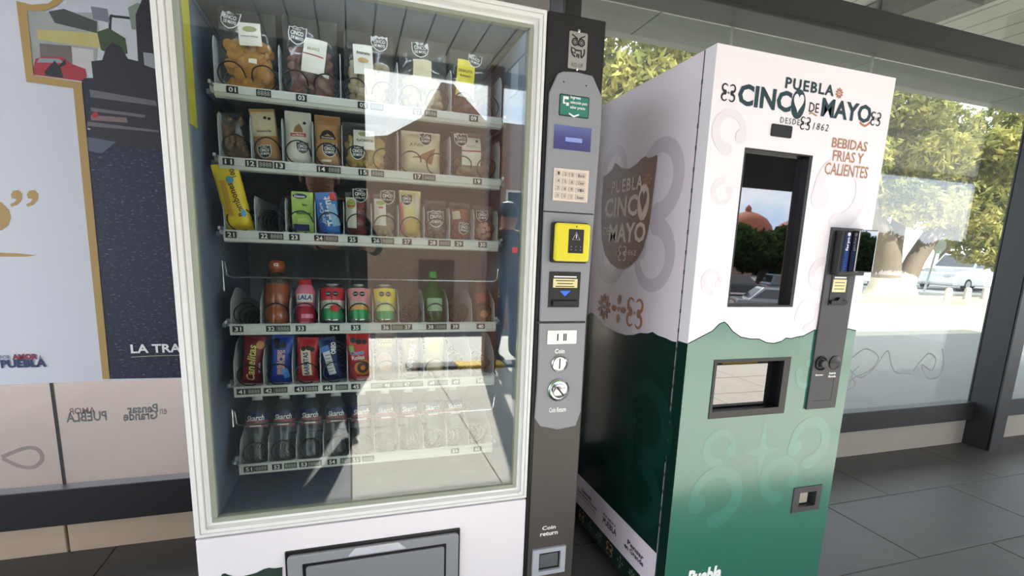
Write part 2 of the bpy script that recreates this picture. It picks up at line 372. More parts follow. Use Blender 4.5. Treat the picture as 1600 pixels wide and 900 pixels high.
# ================================================================ POSTER on the glass wall
PW = Plane('F', 2.236)
po = thing('poster', (-.8, 2.25, .67), 'large white poster with a gold outline and a street photograph', 'poster')
obj('poster_board', B().box(-2.6, .3, 2.236, 2.258, .672, 2.28), POSTW, po)
def pdec(name, px, m, off): return decal(name, PW, [PW.at(p) for p in px][::-1], m, po, off)
NAVY = bpy.data.materials.new('printed asphalt'); NAVY.use_nodes = True
_n = NAVY.node_tree; _b = _n.nodes['Principled BSDF']; _b.inputs['Roughness'].default_value = .5
_t = _n.nodes.new('ShaderNodeTexCoord'); _m = _n.nodes.new('ShaderNodeMapping'); _m.inputs['Scale'].default_value = (1, 1, 2.2)
_v = _n.nodes.new('ShaderNodeTexNoise'); _v.inputs['Scale'].default_value = 75; _v.inputs['Detail'].default_value = 6; _r = _n.nodes.new('ShaderNodeValToRGB')
_r.color_ramp.elements[0].position = .58; _r.color_ramp.elements[0].color = rgb(18, 26, 52); _r.color_ramp.elements[1].position = .84; _r.color_ramp.elements[1].color = rgb(130, 140, 160)
_n.links.new(_t.outputs['Object'], _m.inputs[0]); _n.links.new(_m.outputs[0], _v.inputs['Vector']); _n.links.new(_v.outputs['Fac'], _r.inputs[0]); _n.links.new(_r.outputs[0], _b.inputs['Base Color'])
def pm(n, c): return mat('poster '+n, c, .5, var=.12, scale=25)
pdec('printed_road', [(128, 128), (172, 592), (400, 588), (330, 60), (118, 60)], NAVY, .0006)
pdec('printed_sky', [(43, 14), (60, 18), (80, 14), (103, 4), (112, -40), (330, -40), (330, 122), (53, 122)], pm('sky', (196, 200, 208)), .0008)
pdec('printed_building', [(45, 18), (152, 20), (156, 52), (150, 112), (52, 112)], pm('wall', (158, 162, 160)), .001)
pdec('printed_building', [(76, 18), (100, 14), (152, 34), (152, 52), (86, 36)], pm('windows', (66, 74, 70)), .0012)
pdec('printed_building', [(56, 46), (154, 52), (158, 76), (60, 62)], pm('yellow', (190, 180, 116)), .0014)
pdec('printed_building', [(62, 68), (112, 72), (114, 100), (64, 98)], pm('door', (110, 100, 96)), .0015)
pdec('printed_building', [(112, 74), (146, 78), (148, 116), (114, 108)], pm('white wall', (196, 196, 196)), .0015)
pdec('printed_tree', [(152, 50), (170, 44), (196, 60), (200, 84), (178, 88), (158, 78)], pm('tree', (58, 78, 48)), .0017)
pdec('printed_tree', [(200, 12), (216, 4), (232, 20), (230, 48), (206, 46)], pm('pale tree', (126, 140, 128)), .0014)
pdec('printed_building', [(142, 10), (168, 14), (172, 36), (146, 30)], pm('far', (120, 124, 138)), .0013)
pdec('printed_car', [(52, 108), (56, 92), (70, 88), (98, 90), (112, 100), (134, 108), (136, 120), (128, 127), (54, 117)], pm('red', (164, 46, 58)), .0019)
pdec('printed_car', [(58, 98), (62, 91), (92, 92), (102, 99)], pm('car glass', (136, 150, 156)), .0021)
pdec('printed_car', [(70, 112), (86, 95), (92, 103), (102, 93), (104, 101), (95, 105), (100, 122), (72, 118)], pm('dark', (30, 30, 38)), .0022)
pdec('printed_machine', [(143, 96), (160, 94), (166, 76), (176, 66), (190, 74), (200, 92), (216, 96), (212, 24), (222, 0), (330, 0), (330, 240), (143, 226), (136, 128), (146, 124)], pm('paver', (34, 32, 42)), .002)
pdec('printed_machine', [(140, 140), (244, 158), (246, 166), (142, 152)], pm('steel', (104, 104, 110)), .0023)
pdec('printed_machine', [(142, 168), (228, 180), (226, 184), (143, 174)], pm('steel', (104, 104, 110)), .0023)
pdec('printed_machine', [(142, 180), (198, 184), (200, 192), (143, 188)], pm('sign', (130, 104, 106)), .0024)
pdec('printed_machine', [(137, 190), (248, 204), (249, 207), (137, 197)], pm('steel', (104, 104, 110)), .0023)
pdec('printed_machine', [(224, 82), (240, 84), (243, 108), (226, 102)], pm('plate', (150, 152, 160)), .0024)
pdec('printed_machine', ell(149, 180, 5, 5, 12), pm('lamp', (170, 44, 50)), .0026)
stroke([(172, 62), (173, 28), (180, 26), (214, 32), (215, 50)], .004, po, PW, pm('bar', (40, 40, 46)), 'printed_machine')
stroke([(163, 94), (167, 75), (176, 75)], .003, po, PW, pm('rail', (190, 190, 194)), 'printed_machine')
pdec('printed_road', [(137, 214), (182, 222), (160, 240), (139, 236)], pm('light road', (86, 92, 112)), .0023)
stroke([(137, 201), (170, 210), (210, 220)], .0025, po, PW, pm('line', (190, 190, 196)), 'printed_road')
# gold outline
pdec('gold_outline', [(26, 2), (43, 17), (53, 118), (42, 128)], GOLD, .003)
pdec('gold_outline', [(53, 118), (128, 129), (116, 138), (42, 128)], GOLD, .0031)
pdec('gold_outline', [(128, 129), (144, 300), (172, 592), (161, 592), (131, 300), (115, 137)], GOLD, .0032)
pdec('gold_outline', [(26, 2), (50, 8), (76, 6), (98, -10), (110, -12), (90, 9), (70, 18), (43, 17)], GOLD, .0033)
for dx in (0, 25):
    pdec('quotation_mark', [(17+dx, 304), (21+dx, 298), (29+dx, 297), (35+dx, 303), (34+dx, 312), (27+dx, 320), (18+dx, 323), (16+dx, 319), (23+dx, 316), (26+dx, 311), (19+dx, 310)], GOLD, .001)
pdec('gold_stroke', [(-20, 394), (30, 396), (58, 399), (40, 401), (-20, 401)], GOLD, .001)
pdec('gold_letter', [(-30, 312), (2, 316), (14, 328), (17, 340), (13, 352), (2, 360), (-30, 362)], GOLD, .001)
T('LA TRA', PW.fn, PW.rect((204, 538), (284, 550)), TXW, po, 'lettering', .004, .03)
stroke([(205, 558), (240, 556), (284, 555)], .0012, po, PW, mat('pale print', (190, 182, 160), .5), 'underline')
T('PUEBLA', PW.fn, PW.rect((1, 562), (74, 573)), mat('poster navy', (26, 52, 92), .5), po, 'lettering', .004, .05)
T('AMOR', PW.fn, PW.rect((19, 553), (60, 561)), mat('poster wine', (136, 30, 62), .5), po, 'lettering', .004, .05)
T('POR', PW.fn, PW.rect((1, 555), (17, 561)), mat('poster navy', (26, 52, 92), .5), po, 'lettering', .004, 0)
T('A', PW.fn, PW.rect((61, 555), (67, 561)), mat('poster navy', (26, 52, 92), .5), po, 'lettering', .004, 0)
# ================================================================ SNACK MACHINE
YF = 1.38; P1 = Plane('F', YF)
vm = thing('vending_machine', (.14, 1.76, 0), 'tall glass-fronted snack vending machine with white frame and black control column', 'vending machine')
X0, X1, XP = -.392, .673, .502; ZT = 1.834; ZB = .458
b = B().box(X0, X0+.03, 1.43, 2.15, .06, ZT).box(XP-.03, XP, 1.43, 2.15, .06, ZT).box(X1-.012, X1, 1.40, 2.15, .06, ZT).box(X0+.03, XP-.03, 2.12, 2.15, .06, ZT)
b.box(XP, X1-.012, 2.12, 2.15, .06, ZT).box(X0+.03, XP-.03, 1.425, 2.12, ZT-.012, ZT).box(XP, X1-.012, 1.40, 2.12, ZT-.03, ZT).box(X0+.03, XP-.03, 1.43, 2.12, .06, .10)
obj('cabinet', b, BLACKM, vm)
for x in (X0+.06, X1-.06):
    for y in (1.46, 2.08): obj('foot', B().lathe([(.03, 0), (.03, .02), (.012, .022), (.012, .06)], 14, (x, y, 0)), BLACK, vm, smooth=True)
IX0, IX1 = X0+.032, XP-.032
obj('inner_liner', B().box(IX0, IX0+.004, 1.44, 2.11, .46, 1.80).box(IX1-.004, IX1, 1.44, 2.11, .46, 1.80).box(IX0, IX1, 1.446, 2.11, 1.812, 1.818).box(IX0, IX1, 1.44, 2.11, .44, .46), INNER, vm)
obj('led_strip', B().box(IX0+.04, IX1-.04, 1.430, 1.441, 1.8105, 1.818), mat('led strip', (235, 242, 255), .5, emit=9, var=0), vm)
obj('back_plate', B().box(IX0+.006, IX1-.006, 2.10, 2.11, .47, 1.79), INBACK, vm)
# door frame: four mitred stepped profiles
GX0, GX1, GZ0, GZ1 = -.341, .458, .503, 1.788
prof = [(0, .05), (0, .004), (.08, 0), (.30, 0), (.32, .004), (.36, .004), (.38, 0), (.62, .002), (.66, .008), (.70, .008), (.74, .004), (.80, .012), (1, .014), (1, .05)]
def rail(name, ax, m=ALU):
    ou = [(X0, ZB), (XP, ZB), (XP, ZT), (X0, ZT)]; inn = [(GX0-.012, GZ0-.012), (GX1+.012, GZ0-.012), (GX1+.012, GZ1+.008), (GX0-.012, GZ1+.008)]
    i, j = ax, (ax+1) % 4; vs = []; n = len(prof)
    for c in (i, j):
        for t, d in prof: vs.append((ou[c][0]+(inn[c][0]-ou[c][0])*t, YF+d, ou[c][1]+(inn[c][1]-ou[c][1])*t))
    return obj(name, B().add(vs, [(k, (k+1) % n, n+(k+1) % n, n+k) for k in range(n)]), m, vm)
for i in range(4): rail('frame_rail', i)
for i, (a, c) in enumerate([((GX0-.013, GZ0-.013), (GX1+.013, GZ0)), ((GX0-.013, GZ1), (GX1+.013, GZ1+.01)), ((GX0-.013, GZ0), (GX0, GZ1)), ((GX1, GZ0), (GX1+.013, GZ1))]):
    obj('gasket', B().box(a[0], c[0], 1.392, 1.415, a[1], c[1]), GASKET, vm, bevel=.002, seg=1)
for y_ in (1.396, 1.410): obj('glass_pane', B().box(GX0-.004, GX1+.004, y_, y_+.004, GZ0-.004, GZ1+.004), GLASS1, vm)
for x, z in ((X0+.022, ZB+.022), (XP-.022, ZB+.02)): obj('corner_screw', B().lathe([(.007, 0), (.007, .002), (.004, .003)], 12, (x, YF, z), 'y'), ALU, vm)
# lower panel and delivery door
obj('lower_panel', B().box(X0, XP, YF+.004, 1.43, .09, ZB-.006), WHITE, vm, bevel=.003)
obj('plinth', B().box(X0+.01, X1-.01, 1.42, 2.13, .055, .095), BLACK, vm)
obj('delivery_surround', B().box(-.186, .294, YF-.002, YF+.03, .13, .388), BLACK, vm, bevel=.003)
obj('delivery_bezel', B().prism(rrect((.054, .257, .468, .242), .012), P1.fn, -.01, .012), GREYP, vm, bevel=.003)
obj('delivery_slot', B().box(-.142, .250, YF-.0135, YF, .15, .352), BLACK, vm)
dd = obj('delivery_door', B().prism(rrect((.0555, .249, .378, .192), .008), P1.fn, .005, .018), mat('door grey', (128, 131, 136), .42, var=.03), vm, bevel=.002)
obj('pull_tab', B().prism([(-.025, .356), (.135, .356), (.112, .378), (-.005, .378)], P1.fn, .01, .0155), mat('tab grey', (196, 198, 204), .35), vm, bevel=.002)
mtn = [P1.at(p) for p in [(342, 905), (347, 898), (351, 896.5), (356, 899), (372, 903), (389, 899), (400, 896), (412, 890), (420, 888), (428, 889), (441, 887), (441, 920), (342, 925)]]
decal('mountain_print', P1, mtn, mat('mountain print', (44, 64, 54), .4, var=.35, scale=40), vm, -.0025)
# control column
obj('control_column', B().box(XP+.002, X1, YF, 1.41, .5, ZT), BLACKM, vm, bevel=.004)
obj('column_cover', B().box(XP+.012, X1-.004, YF-.003, YF+.005, .09, .735), TAUPE, vm, bevel=.002)
obj('column_lower', B().box(XP+.002, X1, YF+.004, 1.41, .09, .52), BLACKM, vm)
q = P1.at
bez = [q(p) for p in [(842, 665), (834, 653), (838, 600), (848.5, 320), (857, 145), (870, 116), (878, 113), (900, 114), (924, 120), (938, 152), (937, 200), (927, 330), (914, 501), (906, 640), (898, 664), (870, 670)]]
cb = obj('control_bezel', B().prism(bez[::-1], P1.fn, 0, .010), GREYP, vm, bevel=.003)
PB = Plane('F', YF-.010)
def ra(tl, br): return PB.rect(tl, br)
for a, c in (((847, 331), (927, 334)), ((839, 502), (914, 505))): slab('bezel_seam', PB, rectpts(PB.rect(a, c)), BLACK, cb, -.001, .0004)
for p in ((881, 128), (916, 134)): slab('bezel_hole', PB, ell(*PB.at(p), .0022, .0022, 10), BLACK, cb, -.001, .0004)
# owl plate
c = P1.rect((889.5, 48), (915, 111)); pl_ = obj('badge_plate', B().prism(rrect(c, .004), P1.fn, 0, .002), STEEL, vm)
PBG = Plane('F', YF-.002); u0, w0 = c[0], c[1]
def owl(P, r=.0022): 
    P = [Vector((u0+x, YF-.003, w0+z)) for x, z in P]; b = B().tube(P, r, 6); b.v = [(x, YF-.0022+(y-YF+.003)*.3, z) for x, y, z in b.v]; obj('badge_print', b, TXK, pl_)
def circ(cx, cz, r, a0=0, a1=360, n=20): return [(cx+r*math.cos(math.radians(a0+(a1-a0)*k/n)), cz+r*math.sin(math.radians(a0+(a1-a0)*k/n))) for k in range(n+1)]
for sx in (-1, 1):
    owl(circ(sx*.0095, .021, .0082)); owl(circ(sx*.0095, .021, .0038), .0012); owl([(sx*.002, .029), (sx*.010, .034), (sx*.019, .0385)], .0018)
owl([(-.002, .019), (0, .012), (.002, .019)], .002)
owl(circ(.001, .0, .0185, -60, 20)); owl(circ(0, .002, .019, 165, 250)); owl([(-.016, .006), (-.008, .003), (-.008, -.008), (-.016, -.004)], .0018)
owl([(-.006, .001), (.010, .001), (.010, -.014)], .0025); owl([(-.002, -.016), (-.002, -.008), (.003, -.008), (.003, -.018)], .0022)
T('KID-UP', PBG.fn, (u0, w0-.036, .034, .010), mat('badge grey print', (96, 92, 84), .5), pl_, 'lettering', .0006, 0, flip=False)
for dz in (.049, -.046): obj('screw', B().lathe([(.004, 0), (.004, .001), (.002, .0018)], 12, (u0, YF-.002, w0+dz), 'y'), CHROME, pl_)
# green notice
TEAL = mat('notice teal', (36, 120, 104), .4, var=.03); c = ra((874.5, 146), (919, 186)); gn = obj('notice', B().prism(rrect(c, .004), PB.fn, 0, .0012), TXK, cb)
slab('notice_face', PB, rrect((c[0], c[1], c[2]-.005, c[3]-.005), .003), TEAL, cb, 0, .0018)
for k, (s_, ww) in enumerate((('Ingresa', .030), ('selección para', .050), ('saber precio', .045))):
    T(s_, PB.fn, (c[0]+.0125-.025+ww/2, c[1]+.021-.0125*k, ww, .010), TXW, cb, 'lettering', .0022, .02)
slab('notice_icon', PB, [(c[0]-.034, c[1]+.022), (c[0]-.034, c[1]+.003), (c[0]-.026, c[1]+.003), (c[0]-.026, c[1]+.007), (c[0]-.030, c[1]+.007), (c[0]-.030, c[1]+.015), (c[0]-.018, c[1]+.015), (c[0]-.018, c[1]+.022)], TXW, cb, 0, .0022)
slab('notice_icon', PB, rectpts((c[0]-.0205, c[1]+.003, .008, .008)), TXW, cb, 0, .0022)
slab('notice_icon', PB, [(c[0]-.015, c[1]-.018), (c[0], c[1]-.024), (c[0]+.015, c[1]-.018), (c[0]+.015, c[1]-.022), (c[0], c[1]-.029), (c[0]-.015, c[1]-.022)], TXW, cb, 0, .0022)
# display
c = ra((866, 194), (922, 238)); dsp = obj('display', B().prism(rectpts(c), PB.fn, 0, .001), mat('display blue', (26, 32, 104), .15, var=.3, scale=9, emit=.12, coat=1), cb)
slab('display_field', PB, rectpts((c[0]+.004, c[1]-.004, .050, .011)), mat('field blue', (120, 136, 190), .3, emit=.15), dsp, 0, .0014)

slab('display_bezel', PB, [(c[0]-c[2]/2-.003, c[1]+c[3]/2+.003), (c[0]+c[2]/2+.010, c[1]+c[3]/2+.003), (c[0]+c[2]/2+.010, c[1]-c[3]/2-.010), (c[0]-c[2]/2-.003, c[1]-c[3]/2-.003)], GREYP, cb, 0, .0006)
# keypad
KP = mat('keypad beige', (222, 208, 194), .5, var=.03); KK = mat('key face', (206, 192, 180), .5)
c = ra((865, 262), (917, 317)); kp = obj('keypad', B().prism(rectpts(c), PB.fn, 0, .004), KP, cb, bevel=.001)
PK = Plane('F', YF-.014)
keys = [['1', '2', '3', 'Back'], ['4', '5', '6', 'Clear'], ['7', '8', '9', '$'], ['*', '0', 'CE', 'Enter']]
for r_ in range(4):
    for k in range(4):
        kx = c[0]-c[2]*.375+k*c[2]*.19+(c[2]*.075 if k == 3 else 0); kz = c[1]+c[3]*(.34-.225*r_)-k*.0008; kw = c[2]*(.27 if k == 3 else .145)
        ko = obj('key', B().prism(rrect((kx, kz, kw, c[3]*.16), .002), PK.fn, 0, .0025), KK, kp, bevel=.0006, seg=1)
        T(keys[r_][k], PK.fn, (kx, kz, kw*(.35 if k < 3 else .7), c[3]*.09), DGREY, kp, 'key_print', .0032)
# yellow contactless reader
YEL = mat('reader yellow', (226, 214, 40), .35, var=.04, coat=.3); c = ra((863, 347), (915, 410))
rd = obj('reader_base', B().prism(rrect((c[0]-.002, c[1]-.001, c[2]+.004, c[3]+.004), .008), PB.fn, 0, .012), BLACK, cb, bevel=.002)
PR_ = Plane('F', YF-.034)
obj('reader_housing', B().prism(rrect((c[0], c[1], c[2]-.004, c[3]-.003), .009), PB.fn, .008, .028), YEL, rd, bevel=.006)
slab('reader_face', PB, rectpts((c[0]+.008, c[1]+.004, .046, .066)), BLACK, rd, .020, .029)
PR2 = Plane('F', YF-.0392)
b = B().tube([PR2.fn(c[0]+.008+x, c[1]+.016+z, 0) for x, z in ((-.011, -.008), (.011, -.008), (0, .013))], .0009, 5, True); obj('warning_triangle', b, TXW, rd)
obj('warning_triangle', B().box(c[0]+.007, c[0]+.009, PR2.v-.001, PR2.v, c[1]+.012, c[1]+.023), TXW, rd)
for i in range(3):
    for j in range(2): obj('reader_key', B().box(c[0]-.007+i*.014, c[0]-.004+i*.014, PR2.v-.0006, PR2.v, c[1]-.012-j*.009, c[1]-.010-j*.009), GREYP, rd)
obj('reader_dot', B().lathe([(.0018, 0), (.0018, .001)], 10, (c[0]+.008, YF-.038, c[1]+.044), 'y'), TXK, rd)
# bill acceptor
c = ra((858.5, 424), (904, 480)); ba = obj('bill_acceptor', B().prism(rectpts(c), PB.fn, 0, .003), BLACK, cb, bevel=.001)
PA = Plane('F', YF-.013); cx_, cz_, w_, h_ = c
slab('acceptor_label', PA, rectpts((cx_+.001, cz_+h_*.18, w_*.78, h_*.25)), mat('label cream', (230, 218, 160), .5), ba, 0, .0006)
slab('acceptor_label', PA, rectpts((cx_, cz_+h_*.36, w_*.72, .004)), TXW, ba, 0, .0006)
for k in range(3): slab('label_print', PA, rectpts((cx_, cz_+h_*(.25-.08*k), w_*(.6-.1*(k % 2)), .0025)), TXK, ba, .0006, .0009)
slab('arrow', PA, [(cx_-.015, cz_-.004), (cx_+.019, cz_-.003), (cx_+.002, cz_-.019)], mat('arrow blue', (40, 90, 210), .4, emit=.4), ba, 0, .0008)
obj('bill_slot', B().prism(rrect((cx_+.002, cz_-h_*.38, w_*.82, h_*.16), .003), PA.fn, 0, .010), BLACKM, ba, bevel=.002)
# coin plate, knobs, lettering
c = ra((855, 516), (900, 537)); cp = obj('coin_plate', B().prism(rectpts(c), PB.fn, 0, .0025), CHROME, cb, bevel=.0008)
PCp = Plane('F', YF-.0125)
slab('coin_label', PCp, rectpts((c[0]+.002, c[1], c[2]*.78, c[3]*.7)), TXW, cp, 0, .0005)
for dx in (-.014, .006, .012): slab('coin_print', PCp, rectpts((c[0]+dx, c[1], .004, c[3]*.5)), TXK, cp, .0005, .0008)
T('Coin', PB.fn, ra((867, 545), (882, 552)), TXW, cb, 'lettering', .0008, .03)
T('Coin Return', PB.fn, ra((858, 637), (884, 643)), TXW, cb, 'lettering', .0008, .03)
k1 = PB.at((874, 568)); kn = obj('coin_knob', B().lathe([(.0265, 0), (.0265, .004), (.024, .006), (.020, .004), (.020, .003)], 28, (k1[0], YF-.010, k1[1]), 'y'), CHROME, cb, smooth=True)
obj('coin_slot', B().box(k1[0]-.0018, k1[0]+.0018, YF-.0145, YF-.012, k1[1]-.016, k1[1]+.016), BLACK, kn)
k2 = PB.at((872, 609)); kn = obj('return_knob', B().lathe([(.035, 0), (.034, .006), (.029, .010), (.027, .006), (.022, .006), (.022, .014), (.019, .016)], 30, (k2[0], YF-.010, k2[1]), 'y'), CHROME, cb, smooth=True)
b = B().box(-.0025, .0025, -.004, 0, -.019, .019); ms = Matrix.Rotation(math.radians(-40), 3, 'Y'); b.v = [tuple(ms @ Vector(v)+Vector((k2[0], YF-.025, k2[1]))) for v in b.v]
obj('knob_ridge', b, BLACK, kn)
b = B().tube([(k2[0]+.030*math.cos(a), YF-.018, k2[1]+.030*math.sin(a)) for a in np.linspace(1.2, 3.6, 14)], .002, 5); obj('knob_arrow', b, mat('knob green', (60, 150, 70), .4), kn)
# coin return cup
T('Coin', P1.fn, (*P1.at((857, 823)), .046, .014), TXW, vm, 'lettering', .0045, .025); T('return', P1.fn, (P1.at((857, 834))[0], P1.at((857, 823))[1]-.021, .060, .013), TXW, vm, 'lettering', .0045, .025)
c = P1.rect((826, 852), (885, 893)); c = (c[0], c[1]-.002, .112, .092)
def frame_slab(name, pl, co, ci, m, parent, d0, d1, bevel=.002):
    b = B(); (cx, cz, w, h), (ix, iz, iw, ih) = co, ci
    for r_ in (rectpts((cx, (cz+h/2+iz+ih/2)/2, w, cz+h/2-iz-ih/2)), rectpts((cx, (cz-h/2+iz-ih/2)/2, w, -(cz-h/2)+iz-ih/2)),
               rectpts(((cx-w/2+ix-iw/2)/2, iz, -(cx-w/2)+ix-iw/2, ih)), rectpts(((cx+w/2+ix+iw/2)/2, iz, cx+w/2-ix-iw/2, ih))): b.prism(r_, pl.fn, d0, d1)
    return obj(name, b, m, parent)
ci = (c[0]+.002, c[1], .074, .064)
cr_ = frame_slab('coin_return_frame', P1, c, ci, mat('cup grey', (170, 176, 182), .4), vm, 0, .012)
obj('coin_cup', B().box(ci[0]-.036, ci[0]+.036, YF-.0035, YF+.004, ci[1]-.031, ci[1]+.031), BLACK, cr_)
obj('coin_flap', B().box(ci[0]-.034, ci[0]+.030, YF-.0075, YF-.004, ci[1]-.022, ci[1]+.024), mat('flap grey', (92, 96, 98), .3, var=.2, scale=40), cr_, bevel=.001)
# notes stuck on the inner side walls
obj('inner_notice', B().box(IX0+.005, IX0+.0062, 1.45, 1.53, 1.48, 1.79), mat('yellow notice', (206, 196, 70), .6, var=.15, scale=30), vm)
obj('inner_sticker', B().box(IX1-.0062, IX1-.005, 1.50, 1.57, 1.655, 1.74), mat('pale sticker', (170, 186, 200), .5), vm)
obj('inner_sticker', B().box(IX1-.0068, IX1-.006, 1.50, 1.57, 1.655, 1.662), TXK, vm)
s_ = P1.at((808, 391)); obj('small_sticker', B().box(s_[0]-.008, s_[0]+.008, 1.4005, 1.4015, s_[1]-.008, s_[1]+.008), mat('sticker red', (200, 70, 60), .5), vm)

# ---------------------------------------------------------------- trays
YS = 1.53; SX0, SX1 = -.312, .428; PITCH = (SX1-SX0)/10
ZROW = [1.560, 1.387, 1.205, .956, .781, .553]; TILT = [0, 0, 0, 14, 0, 20]; SH = .032; TD = .46
LAY = [[2]*5, [1]*4+[2]*3, [1]*10, [1]*10, [1]*10, [1]*10]
DIVH = [.120, .115, .095, .10, .105, .10]
TAGS = [[('01', 363), ('8888', 412), ('03', 471), ('05', 567), ('8888', 589), ('07', 652), ('8888', 673), ('09', 740)],
 [('11', 357), ('12', 392), ('8888', 415), ('13', 437), ('14', 503), ('8888', 522), ('15', 568), ('8888', 590), ('17', 653), ('8888', 671), ('19', 746)],
 [('21', 361), ('22', 413), ('8888', 432), ('23', 460), ('24', 499), ('8888', 518), ('25', 551), ('26', 588), ('8888', 606), ('27', 636), ('28', 676), ('8888', 695), ('29', 717), ('30', 754)],
 [('31', 372), ('32', 424), ('8888', 443), ('33', 470), ('34', 523), ('35', 556), ('36', 603), ('8888', 621), ('37', 637), ('38', 673), ('8888', 689), ('39', 711), ('40', 751)],
 [('41', 378), ('8888', 397), ('42', 420), ('8888', 439), ('43', 468), ('8888', 487), ('44', 512), ('8888', 534), ('45', 556), ('8888', 589), ('46', 605), ('8888', 621), ('47', 636), ('8888', 652), ('48', 675), ('8888', 691), ('49', 712), ('50', 750)],
 [('51', 389), ('8888', 408), ('52', 433), ('8888', 454), ('53', 475), ('8888', 493), ('54', 519), ('8888', 541), ('55', 556), ('8888', 575), ('59', 711), ('60', 746)]]
def coil_mesh(rad, turns, pitch):
    P = []
    for k in range(turns*22+1):
        a = k/22; n = int(a); f = a-n; s = max(0, min(1, (f-.72)/.28)); s = s*s*(3-2*s)
        th = math.radians(-60)-2*math.pi*f*1.0
        P.append((rad*math.cos(th), (n+s)*pitch, rad*math.sin(th)))
    b = B().tube(P, .0019, 5); me = bpy.data.meshes.new('coil'); me.from_pydata(b.v, [], b.f); me.materials.append(COILM)
    for p in me.polygons: p.use_smooth = True
    return me
COIL1 = coil_mesh(.030, 6, .072)
SPOT = {}
for r_, z in enumerate(ZROW):
    ta = math.radians(TILT[r_]); fz = z+SH-.004
    def tr(y, dz): return (YS+.006+y*math.cos(ta)+dz*math.sin(ta), fz-y*math.sin(ta)+dz*math.cos(ta))   # along the tray, above its floor
    def ybox(b, x0, x1, y0, y1, d0, d1):
        c8 = [tr(y0, d0), tr(y1, d0), tr(y0, d1), tr(y1, d1)]
        return b.add([(x0, *c8[0]), (x1, *c8[0]), (x1, *c8[1]), (x0, *c8[1]), (x0, *c8[2]), (x1, *c8[2]), (x1, *c8[3]), (x0, *c8[3])], [(0,3,2,1),(4,5,6,7),(0,1,5,4),(1,2,6,5),(2,3,7,6),(3,0,4,7)])
    tray = obj('shelf_tray', ybox(B(), SX0, SX1, .0, TD, -.004, 0), TRAYM, vm)
    obj('price_rail', B().add([(x, YS+dy, z+dz) for x in (SX0, SX1) for dy, dz in ((.012, 0), (0, .003), (0, .010), (-.003, .012), (-.001, .027), (.003, SH), (.008, SH), (.008, .002))],
        [(i, (i+1) % 8, 8+(i+1) % 8, 8+i) for i in range(8)]+[tuple(range(7, -1, -1)), tuple(range(8, 16))]), STRIP, tray)
    PS = Plane('F', YS-.003)
    for body, px_ in TAGS[r_]:
        yy = 450
        x = 0
        for _ in range(3):
            pz = (z+.019); # find the pixel row of this height at this column
            lo, hi = 0, 900
            for _k in range(30):
                mid = (lo+hi)/2
                if onY(px_, mid, YS-.003).z > pz: lo = mid
                else: hi = mid
            x = onY(px_, lo, YS-.003).x
        w = .034 if body == '8888' else .026
        slab('number_tag' if len(body) == 2 else 'price_tag', PS, rectpts((x, z+.0195, w, .0165)), TAGB, tray, 0, .0012)
        T(body, PS.fn, (x, z+.0195, w*.84 if len(body) > 2 else w*.62, .0115), TXW if len(body) == 2 else mat('price digits', (170, 172, 168), .5), tray, 'digits', .0016, .015 if len(body) == 2 else 0)
    # dividers
    edges = [0]
    for n_ in LAY[r_]: edges.append(edges[-1]+n_)
    dh = DIVH[r_]
    poly = [(0.004, 0), (.004, dh*.72), (.010, dh*.9), (.022, dh), (TD, dh), (TD, 0)] if r_ < 3 else [(0.004, 0), (.004, dh*.62), (.012, dh*.74), (.06, dh*1.1), (.10, dh*1.2), (TD, dh*1.2), (TD, 0)]
    for e in edges:
        x = SX0+e*PITCH; x = min(max(x, SX0+.001), SX1-.001); n_ = len(poly)
        vs = [(x+sx*.0011, *tr(a, d)) for sx in (-1, 1) for a, d in poly]
        dv = obj('divider', B().add(vs, [tuple(range(n_-1, -1, -1)), tuple(range(n_, 2*n_))]+[(i, (i+1) % n_, n_+(i+1) % n_, n_+i) for i in range(n_)]), TRAYM, tray)
        obj('divider_foot', ybox(B(), x-.006, x+.006, .002, .012, 0, .006), TRAYM, dv)
    for e in range(10):
        o = bpy.data.objects.new('coil', COIL1); COL.objects.link(o); o.parent = tray
        y_, z_ = tr(.010, .0325); o.location = Vector((SX0+(e+.5)*PITCH, y_, z_))-OFF[tray.name]; o.rotation_euler = (-ta, 0, 0)
        if LAY[r_][0] == 2 and e % 2: o.scale = (-1, 1, 1)
    for sx, x in ((-1, SX0-.012), (1, SX1+.012)):
        obj('tray_roller', B().lathe([(.009, -.006), (.011, -.003), (.011, .005), (.006, .008)], 14, (x, YS+.05, z+.03), 'x'), TXW, tray, smooth=True)
        obj('tray_runner', B().box(x-.016, x-.006 if sx < 0 else x+.004, YS+.05, YS+.5, z+.016, z+.028) if sx < 0 else B().box(x+.006, x+.016, YS+.05, YS+.5, z+.016, z+.028), INNER, tray)
        obj('tray_side', ybox(B(), x-.002 if sx < 0 else x-.004, x+.004 if sx < 0 else x+.002, .0, .05, .004, .012), TRAYM, tray)
    if r_ in (3, 5):
        zb = (onY(560, 430+6, YS).z if r_ == 3 else onY(560, 656-4, YS).z)
        W_ = [(SX0-.012, YS+.02, z+.12 if r_ == 3 else z+.14), (SX0-.012, YS+.02, zb+.045), (SX0-.002, YS-.002, zb+.038), (SX0+.002, YS-.006, zb+.006), (SX0+.012, YS-.006, zb), (SX1-.012, YS-.006, zb), (SX1-.002, YS-.006, zb+.006), (SX1+.002, YS-.002, zb+.038), (SX1+.012, YS+.02, zb+.045), (SX1+.012, YS+.02, z+.12)]
        obj('guard_wire', B().tube(W_, .0022, 6), CHROME, tray, smooth=True)
    for e in range(10): SPOT[(r_, e)] = tr
